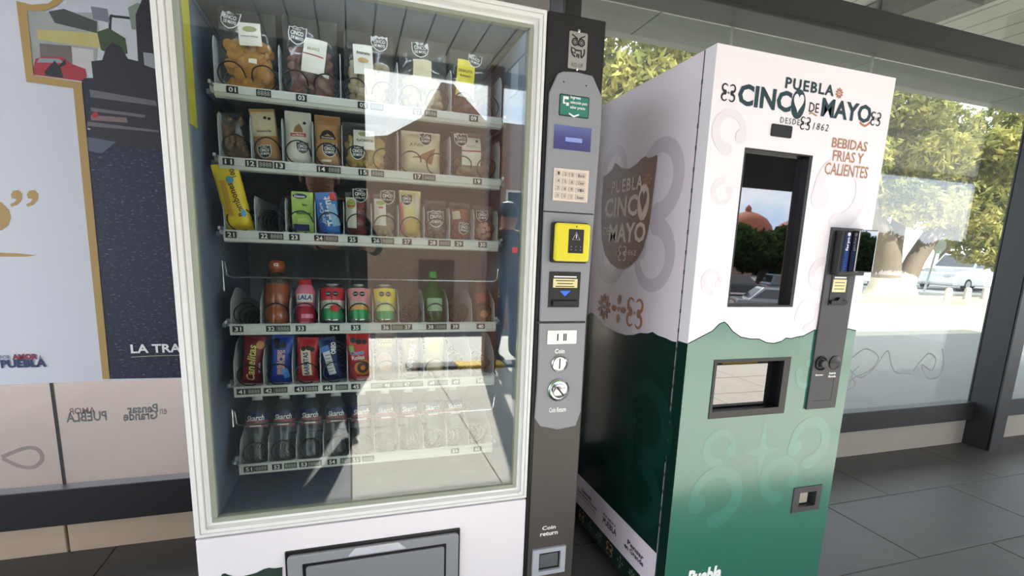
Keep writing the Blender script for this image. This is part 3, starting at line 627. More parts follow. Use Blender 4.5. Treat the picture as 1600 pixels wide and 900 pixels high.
# ================================================================ PRODUCTS in the snack machine
GRP = 'products in the snack vending machine'
def spot(r_, e, n=1, y=.046):
    ta = math.radians(TILT[r_]); fz = ZROW[r_]+SH-.004
    return (SX0+(e+n/2)*PITCH, YS+.006+y*math.cos(ta), fz-y*math.sin(ta)+.0005)
class Prod:
    def __init__(s, name, label, cat, r_, e, n=1, y=.046, roll=0, lean=0, dx=0, yaw=0, group=GRP):
        x, yy, z = spot(r_, e, n, y)
        s.root = thing(name, (x+dx, yy, z), label, cat, group, world=False)
        s.root.rotation_euler = (math.radians(lean-TILT[r_]), math.radians(roll), math.radians(yaw)); s.lay = 0; s.fn = None
    def part(s, name, b, m, smooth=True, bevel=0, parent=None): return obj(name, b, m, parent or s.root, bevel, smooth)
    def pillow(s, w, h, t, m, name='pouch', seal=.010, wr=.06, seed=0, flat_base=False):
        rr = np.random.default_rng(seed+int(w*1e4)); ph = rr.uniform(0, 6, 6)
        def fn(x, z, off=0):
            u = min(1, abs(2*x/w)); lo = .004 if flat_base else seal
            q = (z-lo)/(h-lo-seal); q = min(1, max(0, q))
            sz = (math.sin(math.pi*q)**.45) if not flat_base else (max(0, (1-q))**.5*min(1, q*14+.35) if q > 0 else .3)
            k = (1-u**2.4)**.55*sz
            wv = 1+wr*(math.sin(70*x+ph[0])+math.sin(55*z+40*x+ph[1])+math.sin(95*z-60*x+ph[2]))
            return (x, -t/2*k*wv-off-.0004, z)
        nx, nz = 14, 18; vs = []; fs = []
        for sgn in (1, -1):
            for j in range(nz+1):
                for i in range(nx+1):
                    x = -w/2+w*i/nx; z = h*j/nz; p = fn(x, z); vs.append((p[0], p[1]*sgn, z+(0.0012 if i % 2 and j == nz else 0)))
        st = (nx+1)*(nz+1)
        for o in (0, st):
            for j in range(nz):
                for i in range(nx):
                    a = o+j*(nx+1)+i; q = (a, a+1, a+nx+2, a+nx+1); fs.append(q if o == 0 else q[::-1])
        for i in range(nx): fs += [(i+1, i, st+i, st+i+1), (nz*(nx+1)+i, nz*(nx+1)+i+1, st+nz*(nx+1)+i+1, st+nz*(nx+1)+i)]
        for j in range(nz): fs += [(j*(nx+1), (j+1)*(nx+1), st+(j+1)*(nx+1), st+j*(nx+1)), ((j+1)*(nx+1)+nx, j*(nx+1)+nx, st+j*(nx+1)+nx, st+(j+1)*(nx+1)+nx)]
        s.body = s.part(name, B().add(vs, fs), m); s.fn = fn; s.w, s.h, s.t = w, h, t; return s
    def rect(s, cx, cz, w, h, m, name='label', rot=0, n=6, parent=None):
        s.lay += 1; b = B(); vs = []; c, sn = math.cos(math.radians(rot)), math.sin(math.radians(rot))
        for j in range(n+1):
            for i in range(n+1):
                u = -w/2+w*i/n; v = -h/2+h*j/n; vs.append(s.fn(cx+u*c-v*sn, cz+u*sn+v*c, .0008+.0003*s.lay))
        b.add(vs, [(j*(n+1)+i, j*(n+1)+i+1, (j+1)*(n+1)+i+1, (j+1)*(n+1)+i) for j in range(n) for i in range(n)]); return s.part(name, b, m, True, 0, parent)
    def poly(s, P, m, name='print', parent=None):
        s.lay += 1; cx = sum(p[0] for p in P)/len(P); cz = sum(p[1] for p in P)/len(P); n = len(P)
        vs = [s.fn(cx, cz, .0010+.0003*s.lay)]+[s.fn(cx+(u-cx)*k, cz+(v-cz)*k, .0010+.0003*s.lay) for k in (.5, 1) for u, v in P]
        fs = [(0, 1+i, 1+(i+1) % n) for i in range(n)]+[(1+i, 1+n+i, 1+n+(i+1) % n, 1+(i+1) % n) for i in range(n)]
        return s.part(name, B().add(vs, fs), m, True, 0, parent)
    def ell(s, cx, cz, rx, rz, m, name='print'): return s.poly(ell(cx, cz, rx, rz, 14), m, name)
    def text(s, body, cx, cz, w, h, m, rot=0, bold=.02, shear=0, name='lettering', parent=None):
        s.lay += 1; o = .0011+.0003*s.lay; c, sn = math.cos(math.radians(rot)), math.sin(math.radians(rot)); fn = s.fn
        T(body, lambda u, v, off, c=c, sn=sn, o=o, fn=fn: fn(cx+u*c-v*sn, cz+u*sn+v*c, o), (0, 0, w, h), m, parent or s.body, name, 0, bold, shear)
    def shield(s, cx, cz, k, m=None, outline=True, tx=True, rot=0):
        m = m or mat('shield sticker', (24, 40, 44), .4)
        P = [(-.5, .42), (-.34, .40), (-.18, .5), (0, .42), (.2, .5), (.34, .44), (.5, .5), (.5, -.02), (.42, -.28), (.22, -.46), (0, -.54), (-.22, -.46), (-.42, -.28), (-.5, -.02)]
        c, sn = math.cos(math.radians(rot)), math.sin(math.radians(rot)); sc = k
        Q = [(cx+(u*c-v*sn)*sc, cz+(u*sn+v*c)*sc) for u, v in P]
        if outline: s.poly([(cx+(x-cx)*1.1, cz+(z-cz)*1.1) for x, z in Q], TXW, 'shield_edge')
        s.poly(Q, m, 'shield_sticker')
        if tx:
            s.text('CINCO', cx, cz+.10*sc, .78*sc, .27*sc, TXW, rot, .03); s.text('DE MAYO', cx, cz-.20*sc, .74*sc, .20*sc, TXW, rot, .03)
            s.text('PUEBLA', cx, cz+.34*sc, .5*sc, .09*sc, TXW, rot, .02)
        return s
    def lumps(s, m, n, size, zmax, seed=0, flat=.5, wide=.82):
        rr = np.random.default_rng(seed); b = B()
        for i in range(n):
            z = rr.uniform(size*.7, zmax); x = rr.uniform(-1, 1)*(s.w/2*wide-size*.5); y = rr.uniform(-.45, .3)*s.t*.5
            d = abs(s.fn(x, z)[1]); y = max(-d+size*flat*.7, min(d-size*flat*.7, y)) if d > size*flat*.7 else 0
            b.blob((x, y, z), (size*rr.uniform(.7, 1.2), size*flat*rr.uniform(.5, .9), size*rr.uniform(.5, 1)), rr.uniform(0, 3))
        o = s.part('contents', b, m); o['kind'] = 'stuff'; return s
def pc(n, c, r=.45, var=.08, scale=60): return mat('pack '+n, c, r, var=var, scale=scale)
KRAFT = pc('kraft', (178, 140, 96), .7); PWHITE = pc('white', (224, 220, 210), .5, .03); PCREAM = pc('cream', (216, 204, 172), .6)
CHIP = pc('chips', (206, 146, 66), .7, .25, 40); BROWN = pc('cocoa', (112, 76, 58), .7, .3); NUTS = pc('nuts', (150, 118, 84), .7, .3); CHILI = pc('chili', (146, 40, 34), .6, .35); PALEN = pc('pale bits', (196, 176, 142), .7, .25)
# --- top tray
p = Prod('chips_bag', 'clear bag of orange fried chips with a white header card', 'snack bag', 0, 0, 2).pillow(.132, .195, .055, BAGF, 'film', wr=.10, seed=1)
p.lumps(CHIP, 150, .0145, .115, 1, .35); p.rect(.008, .135, .052, .055, PWHITE, 'header_card', 4); p.ell(.008, .146, .017, .008, pc('olive', (160, 160, 110))); p.text('papas fritas', .008, .128, .04, .004, TXK); p.rect(.012, .072, .019, .011, PWHITE, 'price_sticker', -4); p.shield(-.036, .165, .040, rot=-10)
p = Prod('cocoa_snack_bag', 'clear bag of brown-pink snacks with a white arched label', 'snack bag', 0, 2, 2).pillow(.134, .200, .050, BAGF, 'film', wr=.10, seed=2)
p.lumps(pc('pink brown', (140, 96, 84), .7, .25), 130, .0125, .12, 2); p.rect(.010, .105, .056, .085, PWHITE, 'label', -8); p.rect(.008, .107, .05, .003, pc('wine', (150, 70, 60)), 'label_stripe', -8); p.text('BALANCE', .009, .122, .030, .008, pc('olive', (160, 160, 110)), -8); p.shield(-.030, .152, .040, rot=-8); p.rect(.038, .06, .014, .010, PWHITE, 'price_sticker', -10)
p = Prod('beige_snack_bag', 'clear bag of pale snacks with a square white label beside the cocoa bag', 'snack bag', 0, 4, 2).pillow(.130, .190, .050, BAGF, 'film', wr=.10, seed=3)
p.lumps(PALEN, 130, .0125, .11, 3); p.rect(-.015, .115, .050, .075, PWHITE, 'label', 2); p.text('Amaranto', -.015, .130, .036, .008, TXK); p.ell(-.015, .112, .014, .006, pc('tan', (196, 160, 110))); p.shield(.028, .165, .040)
p = Prod('shield_tagged_bag', 'clear bag with a dark shield sticker at its top, between white and yellow labelled bags', 'snack bag', 0, 6, 2).pillow(.132, .195, .048, BAGF, 'film', wr=.10, seed=4)
p.lumps(PALEN, 110, .0125, .09, 4); p.shield(-.010, .165, .042); p.rect(-.005, .10, .05, .07, PCREAM, 'label')
p = Prod('dark_chips_bag', 'clear bag of dark chips with a tall yellow label', 'snack bag', 0, 8, 2, dx=-.012).pillow(.124, .185, .050, BAGF, 'film', wr=.10, seed=5)
p.lumps(pc('dark chips', (110, 62, 48), .7, .3), 110, .0125, .075, 5); YP = pc('label yellow', (226, 208, 50)); p.rect(-.018, .105, .050, .10, YP, 'label', -4); p.text('CACAHUATES', -.018, .125, .040, .008, TXK, -4); p.rect(-.016, .072, .048, .036, PWHITE, 'label_base', -4); p.text('Enchilados', -.018, .112, .03, .006, TXK, -4); p.shield(.010, .158, .036, rot=-14)
# --- second tray
p = Prod('nut_bar_bag', 'slim clear bag of a nut bar at the far left of its tray', 'snack bag', 1, 0, roll=-8).pillow(.064, .120, .030, BAGF, 'film', seed=6); p.lumps(NUTS, 80, .008, .105, 6); p.rect(.014, .085, .012, .045, mat('foil', (120, 122, 124), .3, 1), 'foil_strip')
p = Prod('kraft_pouch', 'kraft paper pouch with a pale printed top and small dark shield', 'pouch', 1, 1, roll=-6).pillow(.062, .138, .036, KRAFT, 'pouch', seed=7, flat_base=True); p.rect(0, .100, .056, .062, PCREAM, 'label'); p.text('mezcla', 0, .082, .034, .006, TXK); p.ell(.006, .115, .004, .004, TXK); p.ell(.016, .113, .004, .004, TXK); p.rect(.002, .064, .05, .004, pc('orange', (206, 120, 50)), 'label_stripe'); p.shield(-.006, .030, .030)
p = Prod('white_pouch', 'white stand-up pouch with a red ribbon emblem', 'pouch', 1, 2).pillow(.066, .140, .036, PWHITE, 'pouch', seed=8, flat_base=True); RED = pc('red', (186, 40, 44)); p.rect(0, .080, .038, .009, RED, 'ribbon', 3); p.poly([(-.012, .086), (.012, .087), (.010, .100), (.002, .110), (-.008, .100)], pc('mill', (150, 110, 60))); p.text('Los Molinos', 0, .080, .030, .006, TXW, 3); p.ell(.016, .112, .004, .004, TXK); p.shield(.010, .048, .030)
p = Prod('tan_pouch', 'tan stand-up pouch with an arched dark emblem', 'pouch', 1, 3).pillow(.066, .138, .036, pc('tan pouch', (194, 150, 100), .6), 'pouch', seed=9, flat_base=True); p.rect(0, .124, .062, .022, pc('tan top', (170, 126, 82), .6), 'top_band'); p.poly(curlpts(0, .082, .015, 0, 180, .006, .006, 8), TXK); p.rect(0, .080, .040, .008, pc('dark brown', (60, 36, 24)), 'ribbon'); p.text('Granola', 0, .080, .032, .005, TXW); p.shield(.004, .048, .034); p.rect(-.005, .018, .026, .006, PWHITE, 'label')
p = Prod('yellow_snack_bag', 'clear bag of yellow snacks with a white label and shield sticker', 'snack bag', 1, 4, 2, dx=-.012).pillow(.122, .128, .048, BAGF, 'film', seed=10); p.lumps(pc('yellow snack', (212, 176, 92), .7, .2), 110, .012, .085, 10); p.rect(-.004, .082, .056, .052, PWHITE, 'label'); p.text('PLATANITOS', -.002, .080, .044, .007, TXK); p.ell(-.004, .097, .016, .006, pc('olive', (160, 160, 110))); p.shield(-.022, .048, .034)
p = Prod('pizza_slice_pouch', 'cream pouch printed with a wedge of crackers and a dark shield', 'pouch', 1, 5+1, 2, dx=-.006).pillow(.112, .122, .042, PCREAM, 'pouch', seed=11); p.text('A Poblar', -.012, .085, .044, .010, pc('dark brown', (60, 36, 24)), 5, 0, .3); p.poly([(-.028, .048), (.040, .078), (.030, .032)], pc('wedge', (150, 100, 56), .6, .4)); p.text('gluten free', -.030, .062, .02, .004, TXK); p.shield(.012, .103, .034)
p = Prod('red_stripe_label_bag', 'clear bag of mixed nuts with a cream label crossed by a red stripe', 'snack bag', 1, 8, 2, dx=-.004).pillow(.124, .134, .048, BAGF, 'film', seed=12); p.lumps(NUTS, 100, .011, .060, 12); p.rect(-.004, .080, .056, .080, PWHITE, 'label'); p.rect(-.004, .080, .056, .004, RED, 'label_stripe'); p.text('BALANCE', -.004, .094, .030, .008, pc('olive', (160, 160, 110))); p.ell(.012, .110, .004, .004, TXK); p.shield(-.034, .112, .036)
# --- third tray
p = Prod('yellow_sweet_bag', 'bright yellow packet tipping forward over the tray above', 'snack bag', 2, 0, roll=-9, lean=11, y=.030).pillow(.062, .172, .034, pc('packet yellow', (232, 206, 52), .35), 'packet', wr=.12, seed=13); p.text('Bombones', .008, .085, .085, .016, pc('packet brown', (90, 60, 30)), 98, .02); p.ell(.006, .135, .009, .009, pc('packet blue', (70, 160, 190))); p.rect(-.012, .09, .014, .09, pc('packet gold', (206, 160, 60)), 'side_band'); p.ell(.018, .05, .006, .010, pc('packet blue', (70, 160, 190))); p.text('100', .016, .15, .02, .012, pc('packet brown', (90, 60, 30)), 98)
def boxpack(name, label, r_, e, w, h, t, m, roll=0, yaw=0, dx=0):
    p = Prod(name, label, 'box' if 'tissue' not in name else 'tissue pack', r_, e, roll=roll, yaw=yaw, dx=dx); p.body = p.part('carton', B().box(-w/2, w/2, -t/2, t/2, 0, h), m, True, .003); p.fn = lambda x, z, off=0: (x, -t/2-off, z); p.w, p.h, p.t = w, h, t; return p
p = boxpack('tissue_pack', 'lime green tissue pack with a navy brand patch', 2, 2, .056, .115, .030, pc('lime', (176, 208, 108)), dx=.004)
p.poly(ell(-.006, .102, .018, .007), pc('navy', (24, 40, 100)), 'brand_patch'); p.text('Kleenex', -.006, .102, .028, .007, TXW, 0, .02, .2); p.text('bio', .006, .080, .012, .008, pc('dark green', (30, 90, 60))); p.text('Bamboo', .002, .058, .036, .009, pc('dark green', (30, 90, 60))); p.text('swato', .002, .040, .030, .010, pc('lime pale', (214, 228, 160))); p.rect(-.004, .018, .040, .018, pc('navy', (24, 40, 100)), 'label')
p = boxpack('gum_box', 'blue and white chewing gum box with upright lettering', 2, 3, .056, .118, .034, pc('gum blue', (52, 122, 200)), roll=-5)
p.text('Trident', .004, .066, .080, .022, TXW, 96, .03); p.text('Xtra Care', -.014, .060, .060, .010, TXW, 96, .01); p.rect(.018, .105, .016, .020, pc('gum red', (200, 50, 50)), 'corner_patch'); p.rect(.016, .055, .020, .060, pc('gum pale', (150, 190, 226)), 'wave', 8); p.rect(-.018, .020, .018, .030, pc('gum dark', (30, 80, 170)), 'wave', 10)
p = Prod('dried_chili_bag', 'clear bag of dark red dried chilies with a green and white card', 'snack bag', 2, 4).pillow(.066, .122, .036, BAGF, 'film', seed=14); p.lumps(CHILI, 55, .011, .105, 14); p.rect(-.017, .066, .028, .085, PWHITE, 'card'); p.ell(-.017, .090, .012, .014, pc('card green', (150, 170, 80))); p.rect(-.017, .084, .020, .004, RED, 'stripe'); p.shield(.008, .116, .036)
p = Prod('seed_bag', 'clear bag of pale seeds with a white card and shield on top', 'snack bag', 2, 5).pillow(.066, .122, .034, BAGF, 'film', seed=15); p.lumps(PALEN, 50, .010, .065, 15); p.rect(-.012, .072, .032, .075, PWHITE, 'card'); p.ell(-.010, .098, .013, .006, pc('card green', (150, 170, 80))); p.rect(-.010, .085, .012, .005, RED, 'stripe'); p.shield(.010, .116, .036)
p = Prod('wafer_bag', 'tall narrow cream wafer packet with pink edge', 'snack bag', 2, 6).pillow(.062, .138, .030, pc('wafer cream', (222, 208, 150), .35), 'packet', seed=16); p.shield(-.010, .112, .030); p.rect(-.024, .060, .008, .09, pc('wafer pink', (226, 120, 130)), 'edge_band', 4); p.ell(.006, .035, .020, .024, pc('wafer gold', (206, 176, 80))); p.rect(.020, .09, .010, .08, PWHITE, 'highlight_band')
p = Prod('clear_shield_bag', 'nearly empty looking clear bag with a shield outline', 'snack bag', 2, 7).pillow(.064, .115, .034, BAGF, 'film', seed=17); p.lumps(pc('grey seeds', (150, 140, 118), .7, .2), 40, .009, .060, 17); p.shield(.0, .062, .044, mat('smoky shield', (90, 96, 96), .4))
p = Prod('mixed_sweets_bag', 'clear bag of red and orange sweets with a tilted shield', 'snack bag', 2, 8).pillow(.064, .112, .034, BAGF, 'film', seed=18); p.lumps(pc('red sweets', (176, 60, 44), .5, .4), 45, .011, .09, 18); p.rect(-.012, .076, .024, .024, PCREAM, 'card', 8); p.shield(.012, .038, .032, rot=-10)
p = Prod('fruit_slice_bag', 'clear bag of round red fruit slices under a dark shield', 'snack bag', 2, 9).pillow(.062, .108, .032, BAGF, 'film', seed=19); p.lumps(pc('dark red', (120, 40, 40), .6, .3), 30, .010, .055, 19)
for i, (x, z) in enumerate([(-.015, .018), (.002, .014), (.016, .022), (-.018, .036), (-.003, .034), (.013, .040), (-.010, .050), (.004, .052)]): p.ell(x, z, .008, .008, pc('slice', (206, 150, 130)), 'fruit_slice')
p.shield(-.006, .078, .032)
# --- bottles and cans, leaning back on the tilted trays
def lathe_prod(p, parts, n=24):
    for name, prof, m in parts: o = p.part(name, B().lathe(prof, n), m)
    return p
def cyl(p, r): p.fn = lambda x, z, off=0: ((r+off)*math.sin(x/r), -(r+off)*math.cos(x/r), z); return p
def can(label, e, bands, words, name='drink_can'):
    p = Prod(name, label, 'can', 3, e)
    p.body = p.part('can_body', B().lathe([(.020, .003), (.024, 0), (.027, .004), (.0325, .014), (.033, .02), (.033, .102), (.030, .110), (.0265, .116), (.0265, .120), (.024, .119), (.023, .116)], 28), CHROME); cyl(p, .0332)
    for z0, z1, m in bands: p.part('printed_band', B().lathe([(.0332, z0), (.0333, z0+.001), (.0333, z1-.001), (.0332, z1)], 28), m)
    p.lay = 3
    p.text(words, -.004, .062, .044, .016, pc('can green dark', (30, 110, 50)), 0, .03, .2); p.text(words, -.0045, .0627, .044, .016, TXW, 0, 0, .2)
    for x in (-.010, .008): p.poly([(x+.0075*math.cos(a), .090+.0075*math.sin(a)) for a in np.linspace(0, 2*math.pi, 8, endpoint=False)], TXK, 'warning_octagon')
    p.text('EXCESO', -.010, .090, .010, .003, TXW); p.text('EXCESO', .008, .090, .010, .003, TXW)
    return p
CG = pc('can green', (40, 150, 84), .3); 
p = can('soft drink can banded red, white and green', 3, [(.016, .048, CG), (.048, .072, PWHITE), (.072, .108, pc('can red', (190, 44, 52), .3))], 'Boing'); p.ell(.006, .048, .013, .010, RED); 
p = can('soft drink can banded pink, orange and green', 4, [(.016, .044, CG), (.044, .060, pc('can orange', (226, 170, 90), .3)), (.060, .108, pc('can pink', (226, 150, 156), .3))], 'Boing')
p = can('soft drink can banded yellow over green', 5, [(.016, .040, CG), (.040, .058, pc('can pale', (206, 214, 150), .3)), (.058, .108, pc('can yellow', (226, 206, 70), .3))], 'Boing')
p = Prod('sports_drink_bottle', 'tall orange-brown sports drink bottle with domed cap', 'bottle', 3, 1); OR = mat('amber drink', (150, 78, 40), .2, var=.12, scale=30, coat=.4)
p.body = p.part('bottle_body', B().lathe([(.022, .002), (.029, 0), (.033, .008), (.033, .045), (.030, .055), (.033, .065), (.033, .105), (.031, .112), (.033, .120), (.032, .132), (.022, .152), (.019, .158), (.019, .166)], 26), OR)
p.part('collar', B().lathe([(.0334, .118), (.0338, .122), (.0338, .132), (.0250, .150), (.0240, .151)], 26), mat('smoked film', (60, 50, 46), .3)); p.part('cap', B().lathe([(.020, .164), (.0205, .166), (.0205, .180), (.017, .186), (.010, .188)], 22), mat('cap orange', (176, 84, 44), .4)); cyl(p, .0206); p.text('G', 0, .173, .012, .010, TXW, 0, .04)
p = Prod('yogurt_bottle', 'pink drinkable yoghurt bottle with white and blue lettering', 'bottle', 3, 2); PK_ = mat('yoghurt pink', (226, 130, 160), .3, var=.05)
p.body = p.part('bottle_body', B().lathe([(.018, .002), (.024, 0), (.027, .006), (.028, .04), (.024, .062), (.027, .088), (.027, .100), (.018, .118), (.016, .122)], 26), PK_); p.part('fruit_band', B().lathe([(.0274, .010), (.0286, .038), (.0262, .052), (.0250, .056)], 26), mat('berry red', (170, 30, 50), .35, var=.3, scale=70)); p.part('cap', B().lathe([(.0185, .118), (.0185, .132), (.016, .135)], 22), RED)
cyl(p, .0275); p.lay = 2; p.rect(0, .078, .046, .024, PWHITE, 'label'); p.text('LALA', 0, .080, .036, .014, pc('lala blue', (30, 50, 140)), 0, .03, .1); p.text('DELI MORAS', 0, .064, .03, .004, RED); p.rect(.006, .026, .03, .012, PK_, 'splash')
p = Prod('green_cap_bottle', 'clear soda bottle with bright green cap and shoulders', 'bottle', 3, 7)
p.body = p.part('bottle_body', B().lathe([(.020, .002), (.027, 0), (.030, .008), (.030, .085), (.026, .105), (.014, .135), (.011, .142), (.011, .15)], 24), glassmat('green plastic', (150, 226, 160), 1.45, haze=.2, hazecol=(110, 200, 110), rough=.05)); p.part('cap', B().lathe([(.0135, .146), (.0138, .148), (.0138, .164), (.012, .166)], 20), mat('cap green', (30, 150, 70), .4)); cyl(p, .0305); p.rect(0, .06, .05, .04, pc('soda label', (150, 190, 150)), 'label')
p = Prod('chocolate_bottle', 'dark brown chocolate drink bottle in the right-hand column', 'bottle', 3, 9)
p.body = p.part('bottle_body', B().lathe([(.022, .002), (.028, 0), (.031, .008), (.031, .05), (.028, .06), (.031, .07), (.030, .105), (.020, .125), (.018, .13)], 24), mat('dark cocoa', (84, 46, 34), .35, var=.3, scale=40)); p.part('cap', B().lathe([(.020, .128), (.0205, .13), (.0205, .143), (.018, .145)], 20), mat('cap brown', (90, 44, 34), .4)); cyl(p, .0312); p.rect(-.006, .082, .030, .030, pc('choc red', (140, 40, 36)), 'label', 20); p.ell(.006, .03, .014, .012, pc('choc tan', (176, 120, 80)))
# --- fifth tray
def packet(name, label, e, col, w=.064, h=.134, t=.034, roll=0, seed=0, rr_=.35): return Prod(name, label, 'snack packet', 4, e, roll=roll).pillow(w, h, t, pc(name, col, rr_), 'wrapper', wr=.08, seed=seed)
p = packet('maroon_biscuit_packet', 'maroon biscuit packet with upright lime lettering', 0, (120, 26, 44), .054, .138, roll=6, seed=20); p.text('Canelitas', -.004, .062, .105, .022, pc('lime text', (220, 214, 120)), 90, .02, .2); p.ell(.016, .115, .010, .012, pc('biscuit', (190, 140, 90))); p.text('marinela', .017, .05, .03, .006, TXW, 90)
p = packet('blue_biscuit_packet', 'royal blue biscuit packet with red and white upright lettering', 1, (30, 66, 160), .056, .138, roll=5, seed=21); p.text('PRINCIPE', .0, .062, .072, .020, TXW, 92, .05); p.lay += 1; p.text('PRINCIPE', .0, .062, .070, .018, RED, 92, .0)
for x, z in ((-.012, .108), (.004, .112), (-.014, .122)): p.ell(x, z, .008, .008, TXK, 'warning_octagon')
p.rect(.014, .03, .016, .03, pc('sky', (90, 150, 220)), 'swoosh', 20)
p = packet('red_bar_packet', 'red filled-bar packet with an upright cream panel', 2, (176, 34, 40), .058, .130, roll=2, seed=22); p.rect(-.004, .060, .026, .080, PCREAM, 'panel', 4); p.text('BARRITAS', -.004, .056, .068, .014, pc('bar blue', (40, 50, 120)), 94, .03)
for x, z in ((-.012, .100), (.002, .102), (.012, .098)): p.ell(x, z, .007, .007, TXK, 'warning_octagon')
p = packet('navy_cookie_packet', 'dark navy cookie packet with white side panel', 3, (18, 44, 96), .054, .130, roll=-10, seed=23); p.text('OREO', .016, .098, .034, .014, TXW, 80, .04); p.rect(-.003, .058, .020, .075, pc('panel pale', (206, 210, 220)), 'side_panel', 4); p.rect(-.008, .100, .026, .016, pc('cookie blue', (60, 120, 190)), 'corner_patch', 10)
for k in range(6): p.rect(-.003, .032+.010*k, .014, .003, pc('panel grey', (120, 124, 134)), 'panel_print', 4)
p = packet('red_roll_cake_packet', 'bright red roll cake packet with chocolate spiral picture', 4, (200, 40, 44), .068, .145, roll=-2, seed=24); p.text('Choco', -.006, .085, .040, .014, pc('roll blue', (90, 170, 220)), 4, .03); p.text('Roles', -.004, .070, .036, .013, TXW, 4, .03); p.ell(.008, .038, .024, .026, pc('cake', (206, 130, 60))); p.ell(.008, .038, .016, .018, pc('cocoa spiral', (70, 36, 24))); p.ell(.008, .038, .007, .008, pc('cake', (206, 130, 60))); p.rect(-.022, .098, .014, .016, pc('roll green', (120, 170, 60)), 'patch')
for x, z in ((-.016, .122), (.0, .118), (.016, .116)): p.ell(x, z, .008, .008, TXK, 'warning_octagon')
p = packet('cereal_bar_packet', 'brown cereal bar packet with yellow lettering', 5, (110, 76, 58), .058, .140, seed=25); p.text('CHOCO', .0, .118, .036, .009, pc('label yellow', (226, 208, 50)), 0, .03); p.text('KRISPIS', .0, .106, .040, .009, pc('label yellow', (226, 208, 50)), 0, .03); p.ell(-.004, .055, .022, .03, pc('bar tan', (170, 130, 100)))
p = packet('chocolate_bar_packet', 'pale wrapper with slanted white upright lettering', 6, (150, 126, 104), .050, .120, seed=26); p.text('SNICKERS', .0, .060, .095, .018, TXW, 80, .03, .2)
p = packet('lemon_candy_packet', 'cream candy packet with a yellow lemon patch', 7, (196, 186, 150), .060, .125, seed=27); p.ell(.0, .095, .018, .014, pc('lemon', (220, 214, 90))); p.rect(0, .045, .05, .03, PCREAM, 'label')
# --- water bottles
def water(e):
    p = Prod('water_bottle', 'clear water bottle with blue and pink label on the lowest tray', 'bottle', 5, e, group='water bottles on the lowest tray')
    p.body = p.part('bottle_body', B().lathe([(.016, .004), (.024, 0), (.029, .006), (.0305, .014), (.0295, .022), (.0305, .030), (.0295, .038), (.0305, .046), (.0290, .070), (.0300, .094), (.0308, .102), (.0308, .152), (.029, .160), (.014, .182), (.0125, .186), (.0125, .192)], 24), PET)
    p.part('label_band', B().lathe([(.0311, .104), (.0312, .105), (.0312, .1265), (.0311, .127)], 24), mat('water label pink', (150, 96, 104), .4, var=.25, scale=60)); p.part('label_band', B().lathe([(.0311, .127), (.0312, .128), (.0312, .1505), (.0311, .151)], 24), mat('water label blue', (36, 52, 92), .4, var=.2, scale=60))
    p.part('cap', B().lathe([(.0145, .186), (.0148, .188), (.0148, .200), (.013, .202)], 20), mat('cap white', (220, 224, 230), .4))
    cyl(p, .0314); p.lay = 1; p.text('Skarch', 0, .132, .048, .016, TXW, 3, .02, .25); p.rect(.0, .110, .030, .006, PWHITE, 'label_patch')
    return p
for e in range(9): water(e)
# ================================================================ DRINKS MACHINE
Y2, XL, XR, Z2 = 1.239, .931, 1.588, 1.772
P2 = Plane('F', Y2); PL2 = Plane('L', XL)
dm = thing('drinks_machine', (1.26, 1.68, 0), 'white and green hot and cold drinks machine with mountain print', 'vending machine')
obj('cabinet', B().box(XL, XR, Y2+.052, 2.14, .045, Z2), MAUVE, dm, bevel=.002)
for x in (XL+.06, XR-.06):
    for y in (1.36, 2.06): obj('foot', B().lathe([(.028, 0), (.028, .018), (.012, .02), (.012, .05)], 14, (x, y, 0)), BLACK, dm, smooth=True)
R2 = P2.rect
scr = R2((1165, 232), (1237, 479)); scr = (1.180, 1.296, .243, .446); dis = (1.178, .818, .288, .180); cret = (1.479, .405, .120, .088)
# door built round its two openings
def door_with_holes(holes):
    xs = sorted({XL, XR}|{h[0]-h[2]/2 for h in holes}|{h[0]+h[2]/2 for h in holes}); zs = sorted({.06, Z2}|{h[1]-h[3]/2 for h in holes}|{h[1]+h[3]/2 for h in holes})
    bm = bmesh.new(); vd = {}
    def V(i, j, y):
        k = (i, j, y)
        if k not in vd: vd[k] = bm.verts.new((xs[i], y, zs[j]))
        return vd[k]
    def inh(i, j):
        if not (0 <= i < len(xs)-1 and 0 <= j < len(zs)-1): return True
        x = (xs[i]+xs[i+1])/2; z = (zs[j]+zs[j+1])/2
        return any(abs(x-h[0]) < h[2]/2 and abs(z-h[1]) < h[3]/2 for h in holes)
    ya, yb = Y2, Y2+.048
    for i in range(len(xs)-1):
        for j in range(len(zs)-1):
            if inh(i, j): continue
            bm.faces.new([V(i, j, ya), V(i+1, j, ya), V(i+1, j+1, ya), V(i, j+1, ya)]); bm.faces.new([V(i, j, yb), V(i, j+1, yb), V(i+1, j+1, yb), V(i+1, j, yb)])
            for (di, dj, p, q_) in ((-1, 0, (i, j), (i, j+1)), (1, 0, (i+1, j), (i+1, j+1)), (0, -1, (i, j), (i+1, j)), (0, 1, (i, j+1), (i+1, j+1))):
                if inh(i+di, j+dj): bm.faces.new([V(*p, ya), V(*q_, ya), V(*q_, yb), V(*p, yb)])
    bmesh.ops.recalc_face_normals(bm, faces=bm.faces); b = B(); bm.verts.index_update(); b.add([v.co for v in bm.verts], [tuple(v.index for v in f.verts) for f in bm.faces]); bm.free(); return b
dr = obj('door', door_with_holes([scr, dis, cret]), WHITE, dm)
obj('hinge_gap', B().box(XL+.003, XR-.003, Y2+.046, Y2+.054, .06, Z2-.003), BLACK, dm)
b = B()
for k in range(24): obj('hinge_knuckle', B().box(XL-.0015, XL+.001, Y2+.047, Y2+.0525, .35+k*.058, .362+k*.058), DGREY, dm)
obj('hinge_pin', B().box(XL-.001, XL+.001, Y2+.0495, Y2+.0515, .06, Z2-.002), DGREY, dm)
